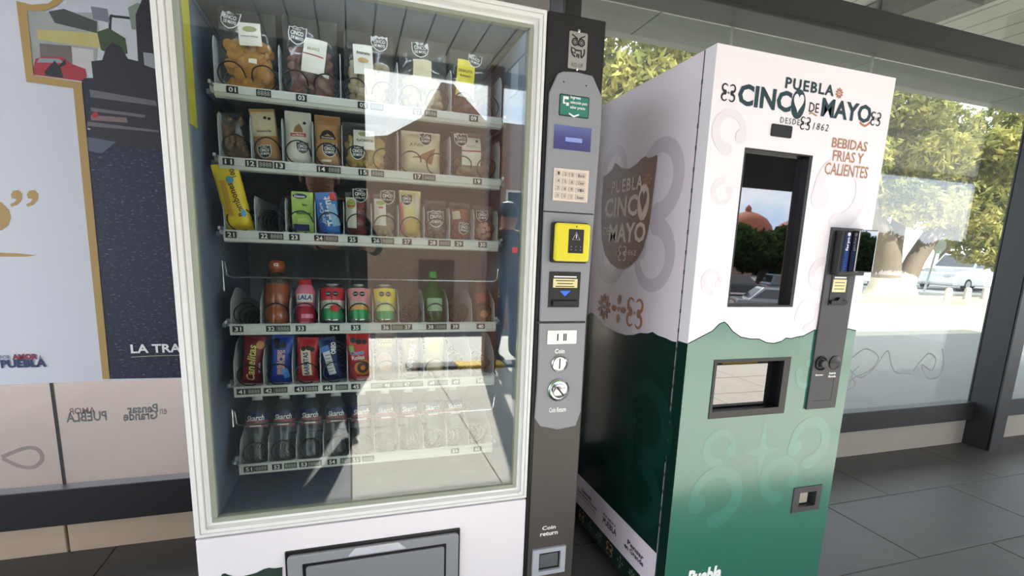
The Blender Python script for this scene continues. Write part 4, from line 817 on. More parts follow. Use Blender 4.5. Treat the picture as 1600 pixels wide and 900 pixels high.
# green mountains on the front (cut round the openings), the door edge and the side
prof2 = [P2.at(p) for p in [(1076, 537), (1096, 526), (1113, 517), (1124, 506), (1131.7, 503), (1136.6, 507), (1145, 518), (1157, 526.5), (1172, 529.6), (1185.5, 529.6), (1196.5, 535), (1208.7, 536.7), (1221, 533.3), (1228, 528), (1235.6, 529), (1243, 527), (1255, 525), (1272, 515.5), (1290, 517), (1310, 520), (1325, 513.7), (1337, 516.7)]]
prof2[0] = (XL, prof2[0][1]); prof2[-1] = (XR, prof2[-1][1])
dt, db = dis[1]+dis[3]/2, dis[1]-dis[3]/2; ct, cb2 = cret[1]+cret[3]/2, cret[1]-cret[3]/2
pieces = [prof2[::-1]+[(XL, dt), (XR, dt)], rectpts(((XL+dis[0]-dis[2]/2)/2, dis[1], dis[0]-dis[2]/2-XL, dis[3])), rectpts(((XR+dis[0]+dis[2]/2)/2, dis[1], XR-dis[0]-dis[2]/2, dis[3])),
          rectpts(((XL+XR)/2, (db+ct)/2, XR-XL, db-ct)), rectpts(((XL+cret[0]-cret[2]/2)/2, cret[1], cret[0]-cret[2]/2-XL, cret[3])), rectpts(((XR+cret[0]+cret[2]/2)/2, cret[1], XR-cret[0]-cret[2]/2, cret[3])), rectpts(((XL+XR)/2, (cb2+.062)/2, XR-XL, cb2-.062))]
b = B()
for P in pieces: b.add([P2.fn(u, v, .0006) for u, v in P], [tuple(range(len(P)))])
obj('mountain_print', b, GREEN, dr)
b = B().tube([P2.fn(u, v, .0006) for u, v in prof2], .0012, 4); b.v = [(x, Y2-.0008, z) for x, y, z in b.v]; obj('ridge_line', b, GREENK, dr)
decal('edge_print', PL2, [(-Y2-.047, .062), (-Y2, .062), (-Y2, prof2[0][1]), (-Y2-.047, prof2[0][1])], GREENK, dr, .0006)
sp = [PL2.at(p) for p in [(1064, 536.5), (1050, 533), (1040, 528), (1028, 524), (1020, 518.5), (1012, 521), (1000, 520), (990, 523), (978, 523.5), (966, 520), (955, 515), (945, 509), (936, 500), (928, 490), (924, 488), (918, 492), (905, 500)]]
sp[0] = (-Y2-.054, sp[0][1]); wb0, wb1 = .252, .118
sp = [p for p in sp if p[0] > -2.12]; sp += [(-2.135, sp[-1][1]-.01)]
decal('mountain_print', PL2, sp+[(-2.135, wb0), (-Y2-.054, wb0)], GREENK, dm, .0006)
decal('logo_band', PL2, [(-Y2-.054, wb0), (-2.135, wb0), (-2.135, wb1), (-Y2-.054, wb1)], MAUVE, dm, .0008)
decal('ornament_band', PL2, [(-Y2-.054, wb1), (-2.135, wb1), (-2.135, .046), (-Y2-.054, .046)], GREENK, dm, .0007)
for i, y in enumerate(np.arange(1.34, 2.05, .085)):
    orn('ornament', PL2, -y, .082, .05, COPPER if i % 3 == 0 else mat('ornament olive', (90, 104, 84), .4), dm, (0, 8, 4)[i % 3], .0012)
for body, y0, y1, zc, hh in (('Pensar', 1.36, 1.47, .190, .020), ('en Grande', 1.36, 1.49, .167, .020), ('POR AMOR A', 1.56, 1.66, .196, .012), ('PUEBLA', 1.55, 1.66, .172, .026), ('Desarrollo', 1.77, 1.86, .200, .014), ('Económico y Trabajo', 1.72, 1.90, .180, .014), ('PUEBLA', 1.95, 2.04, .182, .022)):
    T(body, PL2.fn, (-(y0+y1)/2, zc, y1-y0, hh), TXK, dm, 'lettering', .0014, .03)
slab('logo_rule', PL2, rectpts((-1.81, .164, .18, .0015)), TXK, dm, .001, .0013)
# shield on the side
sh = [PL2.at(p) for p in [(943.7, 276), (951, 271), (957, 265), (962, 255), (965, 258), (971, 263), (977, 264), (984, 264), (990, 260), (996, 256), (1001, 250), (1006, 246), (1010, 244), (1014, 247), (1021, 245), (1028, 242), (1026, 262), (1021, 302), (1016, 345), (1012, 366), (1005, 389), (997, 404), (986, 415), (975, 421), (966, 420), (955, 412), (946, 398), (941, 376), (940, 345), (941, 310)]]
sho = decal('shield_print', PL2, sh, BRONZE, dm, .0020)
T('PUEBLA', PL2.fn, ((PL2.at((957, 292))[0]+PL2.at((1005, 283))[0])/2, PL2.at((980, 289))[1], PL2.at((1005, 283))[0]-PL2.at((957, 292))[0], .045), CREAM, sho, 'lettering', .0026, .02, space=1.25)
def sidetext(body, pl, pr_, top, bot, bold, m=CREAM, shear=0, nm='lettering', par=None):
    a = PL2.at(pl); c = PL2.at(pr_); t = PL2.at(top); d = PL2.at(bot)
    T(body, PL2.fn, ((a[0]+c[0])/2, (t[1]+d[1])/2, c[0]-a[0], t[1]-d[1]), m, par or sho, nm, .0026, bold, shear)
sidetext('CINC', (946, 330), (997, 320), (972, 307), (972, 339), .03)
sidetext('MAYO', (952, 370), (1010, 360), (980, 348), (980, 379), .03)
sidetext('DE', (944, 362), (953, 361), (948, 355), (948, 367), .005)
sidetext('DESDE', (950, 396), (966, 395), (958, 392), (958, 399), .0)
sidetext('1862', (979, 395), (995, 394), (987, 391), (987, 399), .0)
oc = PL2.at((1006, 316)); 
decal('letter_o', PL2, ell(oc[0], oc[1], .036, .060, 22), CREAM, sho, .0025)
hp = [(.022*1.0*math.sin(t)**3, .020*(13*math.cos(t)-5*math.cos(2*t)-2*math.cos(3*t)-math.cos(4*t))/13*1.35) for t in np.linspace(0, 2*math.pi, 24, endpoint=False)]
decal('heart_print', PL2, [(oc[0]+u, oc[1]+.006+v*1.2) for u, v in hp], BRONZE, sho, .0030)
for p, s_, k, m in (((951, 294), .042, 8, COPPER), ((1013, 280), .05, 8, COPPER), ((973, 396), .055, 0, CREAM)): orn('ornament', PL2, *PL2.at(p), s_, m, sho, k, .0026)
for p, k in (((944, 479), 10), ((967, 483), 4), ((992, 489), 0)): orn('flower_print', PL2, *PL2.at(p), .105, COPPER, dm, k, .0018)
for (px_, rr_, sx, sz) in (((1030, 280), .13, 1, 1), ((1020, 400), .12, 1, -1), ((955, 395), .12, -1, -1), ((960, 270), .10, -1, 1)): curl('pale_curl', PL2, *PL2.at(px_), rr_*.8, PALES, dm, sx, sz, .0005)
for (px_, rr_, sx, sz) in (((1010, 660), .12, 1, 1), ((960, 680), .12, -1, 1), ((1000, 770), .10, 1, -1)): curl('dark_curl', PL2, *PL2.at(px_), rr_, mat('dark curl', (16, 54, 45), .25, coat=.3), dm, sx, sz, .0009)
# logo on the front
def fr(tl, br): return P2.rect(tl, br)
a, c = P2.at((1216, 130)), P2.at((1303, 150))
T('PUEBLA', P2.fn, (P2.at((1266, 134))[0], P2.at((1266, 136))[1], .180, .030), NAVYT, dr, 'lettering', .0012, .03, space=1.2)
def ftext(body, l, r_, top, bot, bold, m=NAVYT, shear=0, space=1):
    a = P2.at(l); c = P2.at(r_); T(body, P2.fn, ((a[0]+c[0])/2, (P2.at(top)[1]+P2.at(bot)[1])/2, c[0]-a[0], P2.at(top)[1]-P2.at(bot)[1]), m, dr, 'lettering', .0012, bold, shear, space=space)
ftext('CINC', (1153, 148), (1236, 162), (1165, 131), (1165, 166), .035)
ftext('DE', (1264, 168), (1279, 171), (1272, 161), (1272, 176), .005, BLACK)
ftext('MAYO', (1283, 172), (1361, 180), (1320, 158), (1320, 188), .03)
ftext('DESDE', (1219, 188), (1249, 192), (1234, 185), (1234, 194), .0, BLACK, space=1.3)
ftext('1862', (1270, 197), (1294, 200), (1282, 193), (1282, 204), .0, BLACK, .2, 1.3)
oc = P2.at((1247, 163)); decal('letter_o', P2, ell(oc[0], oc[1], .026, .040, 22), NAVYT, dr, .001)
decal('heart_print', P2, [(oc[0]+u*.85, oc[1]+.006+v*.85) for u, v in hp], WHITE, dr, .0016)
for p, s_, k, m in (((1138, 145), .046, 0, BLACK), ((1258, 193), .036, 0, BLACK), ((1368, 186), .040, 0, BLACK), ((1311, 146), .030, 10, COPPER)): orn('ornament', P2, *P2.at(p), s_, m, dr, k, .0012)
stroke([(1264, 178), (1268, 176.5), (1272, 179), (1276, 181)], .002, dr, P2, COPPER, 'flourish')
for sx in (-1, 1): stroke([(1351-sx*1, 197), (1351+sx*4, 195), (1351+sx*8, 191)], .003, dr, P2, COPPER, 'flourish')
for k, (s_, l, r_, t, b_) in enumerate((('BEBIDAS', (1300, 223), (1355, 228), (1327, 218), (1327, 234)), ('FRIAS Y', (1301, 243), (1349, 247), (1325, 237), (1325, 254)), ('CALIENTES', (1288, 264), (1356, 269), (1322, 257), (1322, 276)))):
    ftext(s_, l, r_, t, b_, .014, mat('brown lettering', (168, 122, 92), .45))
b_ = P2.rect((1203, 195), (1238, 215)); slab('sensor_window', P2, rrect((P2.at((1220.5, 205))[0], P2.at((1220.5, 205))[1], .074, .033), .004), BLACK, dr, 0, .003)
# curls on the front
for (px_, rr_, sx, sz, m) in (((1312, 300), .105, 1, 1, PALEC), ((1284, 430), .05, -1, -1, PALEC), ((1262, 492), .05, 1, 1, PALEC), ((1140, 205), .055, -1, 1, PALEC), ((1128, 300), .035, -1, -1, PALEC), ((1112, 440), .035, -1, 1, PALEC),
    ((1264, 690), .085, 1, 1, GREENL), ((1118, 775), .098, 1, 1, GREENL), ((1218, 748), .078, -1, 1, GREENL), ((1125, 700), .06, -1, 1, GREENL), ((1260, 585), .045, 1, -1, GREENL)):
    u, v = P2.at(px_)
    curl('curl_print', P2, u, v, rr_*.85, m, dr, sx, sz, .0009)
st = P2.at((1190, 705)); decal('star_print', P2, [(st[0]+(.075 if k % 2 == 0 else .022)*math.cos(k*math.pi/4), st[1]+(.11 if k % 2 == 0 else .022)*math.sin(k*math.pi/4)) for k in range(8)], GREENL, dr, .0009)
# screen set into the door
obj('screen_recess', B().box(scr[0]-scr[2]/2, scr[0]+scr[2]/2, Y2+.022, Y2+.030, scr[1]-scr[3]/2, scr[1]+scr[3]/2), SCREEN, dr)
frame_slab('screen_frame', P2, (scr[0], scr[1], scr[2]+.004, scr[3]+.004), (scr[0]-.004, scr[1]+.001, scr[2]-.012, scr[3]-.006), BLACK, dr, -.024, .0015)
# cup window
frame_slab('cup_frame', P2, (dis[0], dis[1], dis[2]+.006, dis[3]+.006), (dis[0]-.008, dis[1]+.006, dis[2]-.030, dis[3]-.026), BLACK, dr, -.046, .003)
obj('cup_bay', B().box(dis[0]-dis[2]/2+.002, dis[0]+dis[2]/2-.002, Y2+.042, Y2+.046, dis[1]-dis[3]/2+.002, dis[1]+dis[3]/2-.002), BLACK, dr)
cw = obj('cup_door', B().box(dis[0]-dis[2]/2+.004, dis[0]+dis[2]/2-.050, Y2+.030, Y2+.036, dis[1]-dis[3]/2+.022, dis[1]+dis[3]/2-.008), SCREEN, dr, bevel=.001)
# coin return
cf = frame_slab('return_frame', P2, (cret[0], cret[1], cret[2]+.004, cret[3]+.004), (cret[0]+.003, cret[1]-.002, cret[2]-.046, cret[3]-.034), DGREY, dr, -.046, .004)
obj('return_bay', B().box(cret[0]-cret[2]/2+.002, cret[0]+cret[2]/2-.002, Y2+.040, Y2+.044, cret[1]-cret[3]/2+.002, cret[1]+cret[3]/2-.002), BLACK, cf)
obj('return_flap', B().box(cret[0]-.032, cret[0]+.022, Y2+.014, Y2+.020, cret[1]-.024, cret[1]+.016), mat('flap steel', (190, 184, 168), .25, .6), cf)
# payment panel
pp = (1.476, 1.026, .125, .588)
pan = obj('payment_panel', B().prism(rectpts(pp), P2.fn, 0, .008), DGREY, dr, bevel=.001)
PP = Plane('F', Y2-.008)
rdr = obj('card_reader', B().prism(rrect((pp[0]+.005, 1.243, .112, .136), .004), PP.fn, 0, .030), BLACK, pan, bevel=.003)
obj('reader_screen', B().prism(rrect((pp[0]+.022, 1.250, .074, .128), .003), PP.fn, .028, .056), SCREEN, rdr, bevel=.003)
obj('reader_strip', B().box(pp[0]-.042, pp[0]-.018, Y2-.0395, Y2-.0375, 1.185, 1.305), mat('strip navy', (20, 40, 92), .4), rdr)
PQ = Plane('F', Y2-.0395)
T('ferpa', lambda u, v, off: PQ.fn(pp[0]-.029-v, 1.270+u, off), (0, 0, .042, .014), TXW, rdr, 'lettering', .0006, .03)
T('vacuum', lambda u, v, off: PQ.fn(pp[0]-.029-v, 1.218+u, off), (0, 0, .055, .013), mat('strip blue', (60, 110, 200), .4), rdr, 'lettering', .0006, .0)
slab('strip_logo', PQ, ell(pp[0]-.029, 1.299, .006, .006, 14), TXW, rdr, 0, .0006)
ba2 = obj('bill_acceptor', B().prism(rectpts((pp[0]-.001, 1.125, .072, .096)), PP.fn, 0, .002), BLACK, pan)
PP2 = Plane('F', Y2-.010)
slab('acceptor_label', PP2, rectpts((pp[0]-.003, 1.140, .056, .040)), mat('label cream', (230, 218, 160), .5), ba2, 0, .0006)
for k in range(3): slab('label_print', PP2, rectpts((pp[0]-.003, 1.150-.010*k, .042, .002)), TXK, ba2, .0006, .0009)
slab('acceptor_label', PP2, rectpts((pp[0]-.003, 1.166, .050, .005)), TXW, ba2, 0, .0006)
obj('bill_slot', B().prism([(pp[0]-.034, 1.082), (pp[0]+.034, 1.082), (pp[0]+.034, 1.094), (pp[0]+.010, 1.094), (pp[0], 1.104), (pp[0]-.010, 1.094), (pp[0]-.034, 1.094)], PP2.fn, 0, .008), BLACKM, ba2, bevel=.001)
for k, (dx, nm) in enumerate(((-.030, 'return_button'), (.028, 'coin_slot'))):
    kb_ = obj(nm, B().lathe([(.024, 0), (.024, .005), (.020, .008), (.016, .004)] if k == 0 else [(.023, 0), (.023, .003), (.021, .004)], 24, (pp[0]+dx, Y2-.008, .888), 'y'), BLACK, pan, smooth=True)
    if k == 0: obj('button_cap', B().lathe([(.013, 0), (.013, .012), (.011, .014)], 20, (pp[0]+dx, Y2-.010, .888), 'y'), DGREY, kb_, smooth=True)
    else: obj('slot_line', B().box(pp[0]+dx-.016, pp[0]+dx+.016, Y2-.0128, Y2-.011, .8865, .8895), BLACKM, kb_)
T('Regreso', PP.fn, (pp[0]-.030, .848, .032, .008), TXW, pan, 'lettering', .0008, .03); T('Inserte', PP.fn, (pp[0]+.026, .853, .028, .008), TXW, pan, 'lettering', .0008, .03); T('Moneda', PP.fn, (pp[0]+.026, .842, .032, .008), TXW, pan, 'lettering', .0008, .03)
b = B().tube([PP.fn(pp[0]+x, z, 0) for x, z in ((-.042, .760), (.036, .760), (.036, .838))], .0008, 4); obj('hatch_line', b, BLACK, pan)
T('Puebla', P2.fn, (1.085, .182, .135, .055), TXW, dr, 'lettering', .0012, .05, .15); T('humano', P2.fn, (1.115, .135, .12, .036), TXW, dr, 'lettering', .0012, .03, .15)
# ================================================================ OUTSIDE, beyond the glass wall
struct('ground', B().box(1.2, 60, 2.44, 6.3, -.2, -.03), mat('shade-toned ground', (96, 95, 92), .8, var=.12, scale=2), 'shade-toned ground outside the glass wall')  # canopy shade painted into this ground as a darker grey
struct('ground_beige', B().box(-20, 1.2, 2.44, 6.3, -.2, -.03), mat('beige pavement', (112, 98, 86), .8, var=.12, scale=2), 'beige pavement behind the poster')
struct('ground_pale', B().box(-20, 60, 6.3, 15.2, -.2, -.03), mat('sun-paled pavement', (140, 134, 118), .8, var=.12, scale=2), 'sun-paled pavement around the big tree')  # stretch past the canopy shadow, its sunlight painted in as a paler tone
struct('road', B().box(-20, 90, 15.2, 34, -.3, -.14), ASPH, 'asphalt road outside'); struct('verge', B().box(-40, 140, 34, 80, -.3, -.1), mat('verge', (120, 116, 80), .9, var=.2, scale=1), 'grass verge beyond the road')
obj_s = obj('dry_grass_bed', B().prism([(14.5, 11.6), (17.5, 10.9), (19.5, 11.4), (19.6, 12.8), (20.4, 14.6), (15.5, 14.2)], lambda u, v, o: (u, v, -.03+o), 0, .04), mat('dry soil', (206, 180, 96), .9, var=.25, scale=6, bump=.3))
tagit(obj_s, 'yellow dry soil bed around the big tree', 'soil bed')
BARK = mat('tree bark', (92, 80, 68), .85, var=.25, scale=9, bump=.5, stretch=(1, 1, .35)); LIME = mat('whitewashed bark', (170, 164, 150), .8, var=.15, scale=9, bump=.4)
def leafmat(name, c1, c2):
    m = bpy.data.materials.new(name); m.use_nodes = True; n = m.node_tree; n.nodes.clear(); N = n.nodes.new; k = n.links.new
    o = N('ShaderNodeOutputMaterial'); t = N('ShaderNodeTexCoord'); z = N('ShaderNodeTexNoise'); z.inputs['Scale'].default_value = 1.3; z.inputs['Detail'].default_value = 4
    r_ = N('ShaderNodeValToRGB'); r_.color_ramp.elements[0].position = .35; r_.color_ramp.elements[1].position = .65; r_.color_ramp.elements[0].color = rgb(*c1); r_.color_ramp.elements[1].color = rgb(*c2)
    d = N('ShaderNodeBsdfDiffuse'); tl = N('ShaderNodeBsdfTranslucent'); mx_ = N('ShaderNodeMixShader'); mx_.inputs[0].default_value = .45
    k(t.outputs['Object'], z.inputs['Vector']); k(z.outputs['Fac'], r_.inputs[0]); k(r_.outputs[0], d.inputs[0]); k(r_.outputs[0], tl.inputs[0]); k(d.outputs[0], mx_.inputs[1]); k(tl.outputs[0], mx_.inputs[2]); k(mx_.outputs[0], o.inputs[0]); return m
LEAF = leafmat('yellow green leaves', (84, 94, 52), (172, 164, 98)); LEAFD = leafmat('dark green leaves', (30, 44, 26), (62, 78, 40))
def foliage(clusters, n, size, seed, m, parent, name='foliage'):
    r_ = np.random.default_rng(seed); C = np.array([c[:3] for c in clusters]); Rr = np.array([c[3] for c in clusters]); w = Rr**2.2; w = w/w.sum()
    i = r_.choice(len(clusters), n, p=w); d = r_.normal(size=(n, 3)); d /= np.linalg.norm(d, axis=1)[:, None]; P = C[i]+d*(Rr[i]*r_.uniform(.45, 1, n)**.5)[:, None]*np.array([1, 1, .8])
    a = r_.normal(size=(n, 3)); a /= np.linalg.norm(a, axis=1)[:, None]; b_ = np.cross(a, r_.normal(size=(n, 3))); b_ /= np.linalg.norm(b_, axis=1)[:, None]
    s_ = size*r_.uniform(.6, 1.3, n)[:, None]; V = np.stack([P-a*s_, P+b_*s_*.36, P+a*s_, P-b_*s_*.36], 1).reshape(-1, 3)
    me = bpy.data.meshes.new(name); me.from_pydata(V.tolist(), [], np.arange(4*n).reshape(-1, 4).tolist()); me.materials.append(m)
    o = link(name, me, parent); o['kind'] = 'stuff'; return o
def tree(name, label, loc, limbs, clusters, n, size, seed, leaf, white=None, group=None):
    t = thing(name, loc, label, 'tree', group, world=False)
    b = B()
    for pts, rs in limbs: b.tube(pts, rs, 10)
    obj('trunk', b, BARK, t, smooth=True)
    if white:
        b = B()
        for pts, rs in white: b.tube(pts, rs, 10)
        obj('whitewash', b, LIME, t, smooth=True)
    foliage(clusters, n, size, seed, leaf, t); return t
def crown(cx, cy, cz, rx, ry, rz, k, rad, seed):
    r_ = np.random.default_rng(seed); out = []
    while len(out) < k:
        p = r_.uniform(-1, 1, 3)
        if p @ p < 1: out.append((cx+p[0]*rx, cy+p[1]*ry, cz+p[2]*rz, rad*r_.uniform(.6, 1.2)))
    return out
tb = onZ(1392, 463, -.03); tb = Vector((tb.x, tb.y, -.03))
limbs = [([(-.45, 0, 0), (-.42, 0, .5), (-.5, 0, 1.4), (-.75, .1, 2.2), (-1.5, .1, 3.0), (-2.0, 0, 4.4)], [.62, .48, .42, .36, .26, .12]), ([(.05, .2, 0), (.05, .2, .6), (.0, .2, 1.8), (.2, .3, 3.4), (.4, .3, 5.2)], [.45, .36, .28, .22, .1]),
         ([(.55, 0, 0), (.55, 0, .5), (.95, 0, 1.4), (1.7, 0, 2.5), (2.6, .1, 3.8), (3.6, .2, 5)], [.5, .36, .32, .30, .2, .1])]
white = [([(-.45, 0, 0), (-.42, 0, .45), (-.44, 0, .75)], [.66, .50, .46]), ([(.05, .2, 0), (.05, .2, .7)], [.48, .37]), ([(.55, 0, 0), (.55, 0, .5), (.68, 0, .75)], [.54, .38, .36])]
cl = crown(1.5, .5, 5.4, 6.5, 2.5, 2.2, 46, 1.15, 3)+[(x, -.6, z, .9) for x, z in ((.2, 3.1), (1.2, 3.3), (2.6, 3.0), (3.6, 2.6), (4.6, 2.7), (5.4, 2.4), (-.9, 3.4), (4.2, 3.6), (6.2, 3.2), (2.0, 3.9), (3.3, 2.0), (4.4, 1.9), (5.6, 1.6), (6.8, 2.2), (2.8, 2.5), (5.0, 3.4), (7.2, 3.8))]
tree('shade_tree', 'big leaning tree with whitewashed forked trunk on the pavement', tb, limbs, cl, 42000, .15, 11, LEAF, white)
tk = [([(0, 0, 0), (.1, 0, 1.5), (0, .1, 3.5), (.3, 0, 6)], [.35, .28, .22, .1]), ([(.05, 0, 2.2), (1.2, .2, 4), (2, .3, 6)], [.2, .14, .06]), ([(.05, 0, 2.6), (-1.1, .2, 4.4), (-1.6, .2, 6)], [.18, .12, .05])]
t2 = tree('yellow_tree', 'round yellow-green tree behind the gap between the two machines', (7.6, 14, -.03), tk, crown(0, 0, 5.6, 3.2, 2.6, 2.6, 40, .95, 5), 20000, .16, 12, LEAF)
def copytree(t, loc, rz, sc, label):
    c = t.copy(); COL.objects.link(c); c.location = loc; c.rotation_euler = (0, 0, rz); c.scale = (sc,)*3; c['label'] = label
    for ch in list(t.children): d = ch.copy(); COL.objects.link(d); d.parent = c
    return c
copytree(t2, (32.5, 15.9, -.14), 1.2, 1.0, 'yellow-green tree right of the whitewashed tree near the steel post')
copytree(t2, (46, 36, -.1), 2.2, 1.5, 'far tree on the verge behind the white pickup'); copytree(t2, (33, 37, -.1), 3.2, 1.4, 'far tree on the verge behind the white car'); copytree(t2, (14, 25, -.1), .4, 1.3, 'tree across the road between the machines and the big tree')
copytree(t2, (58, 37, -.1), 4.0, 1.6, 'farthest tree on the verge seen past the steel post')
# bollards, sign
for i, px_ in enumerate(((1480, 469), (1510, 467.5), (1538, 467))):
    q_ = onZ(*px_, -.03); o = obj('bollard', B().lathe([(.13, 0), (.13, .05), (.115, .07), (.11, .36), (.08, .42), (.03, .44)], 14), mat('bollard stone', (176, 168, 156), .8), None, smooth=True)
    o.location = (q_.x, q_.y, -.03); tagit(o, 'short round stone bollard at the pavement edge', 'bollard', 'bollards by the road')
q_ = onZ(1443, 458, -.03); sg = thing('road_sign', (q_.x, q_.y, -.03), 'octagonal road sign on a leaning thin pole, seen from behind', 'road sign', world=False)
tp = onY(1466, 382, q_.y); oc = (tp.x-q_.x, 0, tp.z+.03)
obj('pole', B().tube([(0, 0, 0), (oc[0]*1.06, 0, oc[2]*1.12)], .045, 8), mat('galvanised', (196, 198, 196), .5, .3), sg)
obj('sign_plate', B().prism([(oc[0]+.42*math.cos(math.radians(22.5+45*k)), oc[2]+.42*math.sin(math.radians(22.5+45*k))) for k in range(8)], lambda u, v, o: (u, -.06-o, v), 0, .01), mat('sign back', (190, 202, 200), .5), sg)
# vehicles
TYRE = mat('tyre', (26, 26, 27), .8); CGL = mat('car glass', (24, 30, 34), .06, spec=1); HUB = mat('hub', (150, 152, 154), .35, .8)
def car(loc, rz, paint, label, L_=4.4, Wd=1.75, H=1.5, kind='suv', cat='car'):
    name = {'suv': 'parked_car', 'sedan': 'parked_sedan', 'pickup': 'pickup_truck'}[kind]
    t = thing(name, loc, label, cat, world=False); t.rotation_euler = (0, 0, rz); l = L_/2; fnp = lambda u, v, o: (u, o, v); hb = H*.58
    lower = [(-l, .35), (-l*.97, .25), (l*.97, .25), (l, .4), (l*.98, hb*.80), (l*.62, hb*.98), (-l*.95, hb), (-l, hb*.8)]
    obj('body', B().prism(lower, fnp, -Wd/2, Wd/2), paint, t, bevel=.06)
    top = {'suv': [(-l*.92, hb), (-l*.80, H), (l*.15, H), (l*.50, hb)], 'sedan': [(-l*.72, hb), (-l*.40, H), (l*.12, H), (l*.48, hb)], 'pickup': [(-l*.05, hb), (-l*.02, H), (l*.30, H), (l*.52, hb)]}[kind]
    b = B(); w2 = Wd/2-.06; n = 4
    vs = [(u, s_*(w2 if v <= hb else w2-.14), v-(.03 if v <= hb else 0)) for s_ in (-1, 1) for u, v in top]
    b.add(vs, [(3, 2, 1, 0), (4, 5, 6, 7), (0, 1, 5, 4), (1, 2, 6, 5), (2, 3, 7, 6), (3, 0, 4, 7)]); obj('cabin', b, paint, t, bevel=.04)
    for s_ in (-1, 1):
        def sidep(u, v): f = (v-hb)/(H-hb); return (u, s_*(w2-.14*f+.006), v)
        cx_ = sum(p[0] for p in top)/4; q4 = [(cx_+(u-cx_)*.84, hb+.06 if v <= hb else H-.09) for u, v in top]
        obj('side_window', B().add([sidep(*p) for p in q4], [(0, 1, 2, 3)]), CGL, t)
    for a, c_, nm in ((top[3], top[2], 'windscreen'), (top[0], top[1], 'rear_window')):
        sg_ = 1 if nm == 'windscreen' else -1; P = []
        for f, w_ in ((.14, .86), (.86, .86)):
            u = a[0]+(c_[0]-a[0])*f+sg_*.012; v = a[1]+(c_[1]-a[1])*f+.006; ww = (w2-.14*f)*.9; P.append((u, -ww, v)); P.append((u, ww, v))
        obj(nm, B().add(P, [(0, 1, 3, 2)]), CGL, t)
    for sx in (-.62, .62):
        for sy in (-1, 1):
            wh = obj('wheel', B().lathe([(.2, -.1), (.30, -.1), (.33, -.07), (.33, .07), (.30, .1), (.2, .1)], 20, (0, 0, 0), 'y'), TYRE, t, smooth=True); wh.location = (l*sx, sy*(Wd/2-.09), .33)
            hc = obj('hub_cap', B().lathe([(.2, -.104), (.2, .104)], 16, (0, 0, 0), 'y'), HUB, wh)
    for sy in (-1, 1):
        obj('headlamp', B().box(l*.93, l+.01, sy*Wd*.36-.16, sy*Wd*.36+.16, hb*.62, hb*.78), mat('lamp glass', (210, 214, 218), .15), t, bevel=.03); obj('tail_lamp', B().box(-l-.01, -l*.95, sy*Wd*.38-.12, sy*Wd*.38+.12, hb*.66, hb*.9), mat('tail red', (140, 24, 24), .3), t, bevel=.03)
    if kind == 'pickup':
        obj('cargo_rack', B().tube([(-l*.9, -Wd/2+.1, hb), (-l*.9, -Wd/2+.1, H*.95), (-l*.1, -Wd/2+.1, H*.95), (-l*.1, -Wd/2+.1, hb)], .03, 6).tube([(-l*.9, Wd/2-.1, hb), (-l*.9, Wd/2-.1, H*.95), (-l*.1, Wd/2-.1, H*.95), (-l*.1, Wd/2-.1, hb)], .03, 6), DGREY, t)
    return t
CW = mat('car white', (214, 216, 216), .25, var=.02, coat=1); CS = mat('car silver', (150, 154, 158), .3, .5, coat=1); CD = mat('car dark', (44, 48, 54), .25, var=.05, coat=1); CB = mat('car blue grey', (66, 78, 92), .25, coat=1)
car((29.5, 22.5, -.14), .15, CW, 'white car behind the whitewashed tree trunk', kind='suv', L_=4.6, H=1.75)
car((33.2, 19.6, -.14), math.pi+.05, CW, 'long white pickup on the road behind the bollards', 7.0, 2.2, 2.0, 'pickup', 'truck')

# ================================================================ BEHIND THE CAMERA: what the glass and the screen reflect
struct('road_front', B().box(-60, 120, -95, -4.2, -1.95, -1.75), ASPH, 'asphalt car park below the platform'); struct('pavement_front', B().box(-30, 40, -4.2, -2.36, -1.9, -.05), CPAVE, 'sunlit pavement in front of the platform')
struct('wall_front', B().box(-1.7, .14, -2.06, -1.98, 0, 2.7), mat('dark panel', (24, 27, 36), .6), 'dark advertising panel on the open side')
TERRA = mat('terracotta plaster', (146, 116, 96), .8, var=.15, scale=2); ROOFM = mat('clay roof', (150, 84, 60), .8, var=.2, scale=6)
post_ = lambda n, x0, x1: struct('trim_%d' % n, B().box(x0, x1, -2.06, -1.94, 0, 2.8), mat('brown post', (120, 80, 56), .5), 'brown post on the open side')
post_(11, 1.22, 1.34); post_(12, 4.6, 4.72)
bl = thing('terracotta_building', (4, -15, -1.75), 'terracotta building with stepped gable across the street', 'building', world=True)
obj('wall', B().prism([(-3, -1.75), (9.5, -1.75), (9.5, 5.4), (4.4, 5.4), (3.3, 6.4), (2.9, 6.4), (2.5, 5.4), (1.2, 4.6), (-3, 3.9)], lambda u, v, o: (u, -15-o, v), 0, 6), TERRA, bl)
for i in range(2):
    w_ = obj('window', B().box(5.2+i*1.7, 6.1+i*1.7, -15.0, -14.97, 1.4, 3.2), mat('window frame', (206, 196, 180), .6), bl); obj('pane', B().box(5.28+i*1.7, 6.02+i*1.7, -14.97, -14.96, 1.48, 3.12), CGL, w_)
obj('door', B().box(2.2, 3.4, -15, -14.96, -1.75, .7), mat('wood door', (92, 62, 42), .6), bl)
dbld = thing('domed_church', (38, -46, -1.75), 'church with terracotta dome beyond the street trees', 'building', world=True)
obj('wall', B().box(28, 56, -56, -46, -1.75, 5), TERRA, dbld); obj('dome', B().lathe([(4.2, 4.9), (4.2, 5.4), (3.9, 6.4), (3.0, 7.6), (1.6, 8.4), (.5, 8.7), (.5, 9.3), (.1, 9.8)], 24, (37, -50, 0)), ROOFM, dbld, smooth=True); obj('dome', B().lathe([(3.2, 4.9), (3.2, 5.4), (2.9, 6.2), (2.0, 7.2), (.8, 7.8), (.3, 8.2)], 24, (47, -50, 0)), ROOFM, dbld, smooth=True)
dbld.location = (65, -66, -1.75)
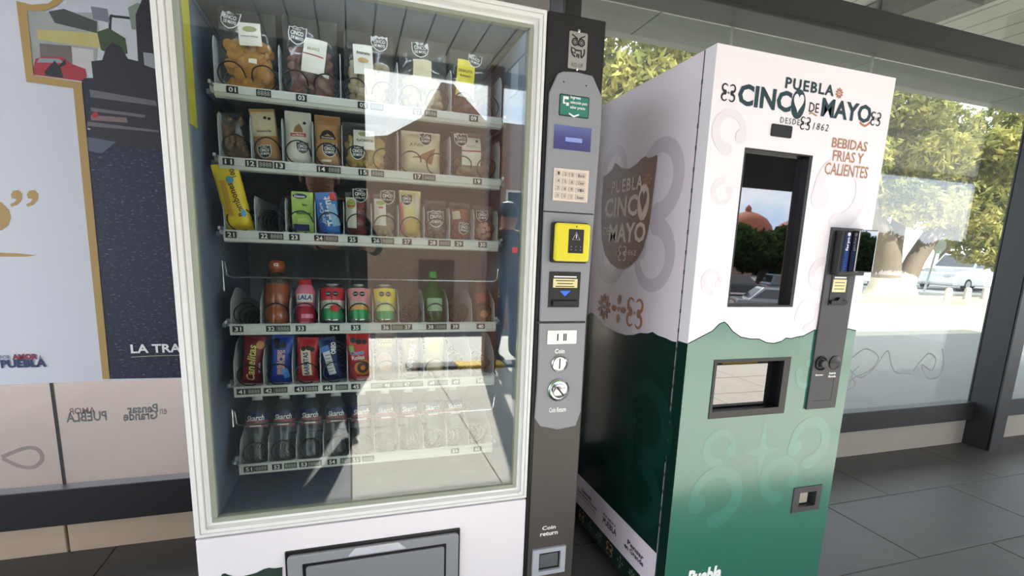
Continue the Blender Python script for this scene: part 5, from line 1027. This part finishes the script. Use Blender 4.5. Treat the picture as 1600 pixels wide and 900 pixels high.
t3 = tree('street_tree', 'dark dense tree across the front street', (24, -40, -1.75), [([(0, 0, 0), (.1, 0, .8), (0, .1, 1.8)], [.3, .25, .15])], crown(0, 0, 1.9, 3.8, 2.2, .9, 36, .95, 8), 16000, .2, 13, LEAFD, group='dark trees across the front street')
for x, y, a, s_ in ((42, -42, 0, 2.0), (60, -44, 3.14, 2.0), (78, -47, 0, 2.0)): c_ = copytree(t3, (x, y, -1.75), a, s_, t3['label'])
t3.scale = (2, 2, 2)
car((21.0, -18.5, -1.75), .5, CS, 'silver sedan in the nearest parking row', kind='sedan', H=1.45); car((28.6, -30, -1.75), .3, CD, 'dark hatchback parked behind the silver sedan', kind='suv', H=1.6)
car((34.2, -30.5, -1.75), .3, CB, 'blue-grey car beside the dark hatchback', kind='suv', H=1.65); car((39.6, -31, -1.75), .3, CD, 'dark off-roader at the end of the parking row', 4.6, 1.9, 1.85, 'suv')
bn = thing('hanging_sign', (4.9, -2.0, 1.9), 'dark hanging sign under the canopy edge', 'sign', world=True)
obj('sign_board', B().box(3.6, 5.6, -2.03, -1.99, 1.93, 2.68), mat('sign dark', (54, 54, 56), .6), bn); PN = Plane('F', -1.99)
T('Ser', lambda u, v, off: (-u+4.3*2, -1.988+off*0, v), (4.3, 2.45, .5, .2), TXK, bn, 'lettering', 0, .02)
# ---------------------------------------------------------------- people (seen as reflections)
def person(loc, rz, label, cloth, trous, skin, hands, hair):
    J = {'pel': (0, 0, .95), 'wai': (0, .0, 1.10), 'che': (0, -.01, 1.30), 'nec': (0, -.01, 1.46), 'hed': (0, .02, 1.56), 'top': (0, .02, 1.68),
         'hl': (-.10, 0, .90), 'kl': (-.12, .02, .50), 'al': (-.13, -.02, .09), 'tl': (-.14, .14, .04), 'hr': (.10, 0, .90), 'kr': (.12, .02, .50), 'ar': (.14, -.02, .09), 'tr': (.16, .14, .04),
         'sl': (-.18, -.01, 1.40), 'sr': (.18, -.01, 1.40)}
    rad = {'pel': .15, 'wai': .14, 'che': .16, 'nec': .06, 'hed': .095, 'top': .07, 'hl': .09, 'kl': .065, 'al': .045, 'tl': .04, 'hr': .09, 'kr': .065, 'ar': .045, 'tr': .04, 'sl': .07, 'sr': .07}
    E_ = [('pel', 'wai'), ('wai', 'che'), ('che', 'nec'), ('nec', 'hed'), ('hed', 'top'), ('pel', 'hl'), ('hl', 'kl'), ('kl', 'al'), ('al', 'tl'), ('pel', 'hr'), ('hr', 'kr'), ('kr', 'ar'), ('ar', 'tr'), ('che', 'sl'), ('che', 'sr')]
    for s_, sx in (('l', -1), ('r', 1)):
        hnd = Vector(hands[0 if s_ == 'l' else 1]); sh_ = Vector(J['s'+s_]); el_ = (sh_+hnd)/2+Vector((sx*.09, -.05, -.13)); d = (hnd-el_).normalized()
        J['e'+s_] = el_; rad['e'+s_] = .045; J['w'+s_] = hnd-d*.07; rad['w'+s_] = .03; J['p'+s_] = hnd; rad['p'+s_] = .032; E_ += [('s'+s_, 'e'+s_), ('e'+s_, 'w'+s_), ('w'+s_, 'p'+s_)]
        sidev = d.cross(Vector((0, 0, 1))).normalized(); upv = sidev.cross(d)
        for k in range(4):
            b0 = hnd+upv*(.027-.018*k)+d*.02; ln = (.062, .07, .066, .052)[k]; J['f%s%d' % (s_, k)] = b0; J['g%s%d' % (s_, k)] = b0+d*ln*.55-sidev*sx*.008; J['h%s%d' % (s_, k)] = b0+d*ln*.8-sidev*sx*.03
            for q_ in 'fgh': rad['%s%s%d' % (q_, s_, k)] = .009
            E_ += [('p'+s_, 'f%s%d' % (s_, k)), ('f%s%d' % (s_, k), 'g%s%d' % (s_, k)), ('g%s%d' % (s_, k), 'h%s%d' % (s_, k))]
        J['t'+s_+'0'] = hnd-d*.03-sidev*sx*.02+upv*.03; J['t'+s_+'1'] = hnd+d*.015-sidev*sx*.035+upv*.05; rad['t'+s_+'0'] = .012; rad['t'+s_+'1'] = .009; E_ += [('p'+s_, 't'+s_+'0'), ('t'+s_+'0', 't'+s_+'1')]
    ks = list(J); me = bpy.data.meshes.new('body'); me.from_pydata([tuple(J[k]) for k in ks], [(ks.index(a), ks.index(b_)) for a, b_ in E_], [])
    o = bpy.data.objects.new('tmp', me); COL.objects.link(o); mo = o.modifiers.new('s', 'SKIN')
    for i, k in enumerate(ks): v = me.skin_vertices[0].data[i]; v.radius = (rad[k], rad[k]*(.78 if k in ('pel', 'wai', 'che') else 1)); v.use_root = (k == 'pel')
    o.modifiers.new('d', 'SUBSURF').levels = 2; bpy.context.view_layer.update(); m2 = bpy.data.meshes.new_from_object(o.evaluated_get(bpy.context.evaluated_depsgraph_get()))
    bpy.data.objects.remove(o)
    t = thing('person', loc, label, 'person', world=False); t.rotation_euler = (0, 0, rz); m2.materials.clear()
    for m_ in (cloth, trous, skin, mat('shoe black', (20, 20, 22), .4)): m2.materials.append(m_)
    hv = [Vector(h) for h in hands]
    for p_ in m2.polygons:
        c_ = p_.center; p_.use_smooth = True; p_.material_index = 3 if c_.z < .095 else 1 if c_.z < .98 and abs(c_.x) < .3 and min((c_-h).length for h in hv) > .15 else 2 if c_.z > 1.45 or min((c_-h).length for h in hv) < .10 else 0
    link('body', m2, t)
    obj('hair', B().lathe([(.098, 1.585), (.108, 1.62), (.104, 1.68), (.075, 1.735), (.02, 1.755)], 18, (0, -.005, 0)), hair, t, smooth=True)
    for sx in (-1, 1): obj('eye', B().blob((sx*.033, .108, 1.585), (.012, .008, .008)), TXK, t); obj('ear', B().blob((sx*.098, .01, 1.57), (.012, .022, .032)), skin, t)
    obj('nose', B().blob((0, .118, 1.555), (.013, .016, .022)), skin, t); obj('mouth', B().blob((0, .104, 1.522), (.024, .008, .006)), mat('lips', (150, 86, 76), .5), t); return t
SK = mat('skin', (176, 126, 98), .5); HR = mat('hair black', (24, 20, 18), .5, var=.2, scale=80)
person((-.16, -.48, 0), 0, 'person in navy jacket holding up a phone to photograph the machine', mat('navy jacket', (26, 32, 48), .8), mat('dark jeans', (30, 36, 54), .85), SK, ((.08-.03+.0, .42, 1.205), (.16+.085, .42, 1.205)), HR)
person((1.62, -2.6, -.05), -.5, 'passer-by in blue jeans standing beside the brown post', mat('grey jacket', (74, 80, 92), .8), mat('blue jeans', (60, 80, 112), .85), SK, ((-.27, .08, .80), (.27, .08, .80)), HR)
ph = obj('phone', B().prism(rrect((0, 1.214, .150, .074), .010), lambda u, v, o: (u, -.022-o, v), 0, .008), BLACK, None, bevel=.001); tagit(ph, 'black phone held sideways by the person in the navy jacket', 'phone')
flush_text()
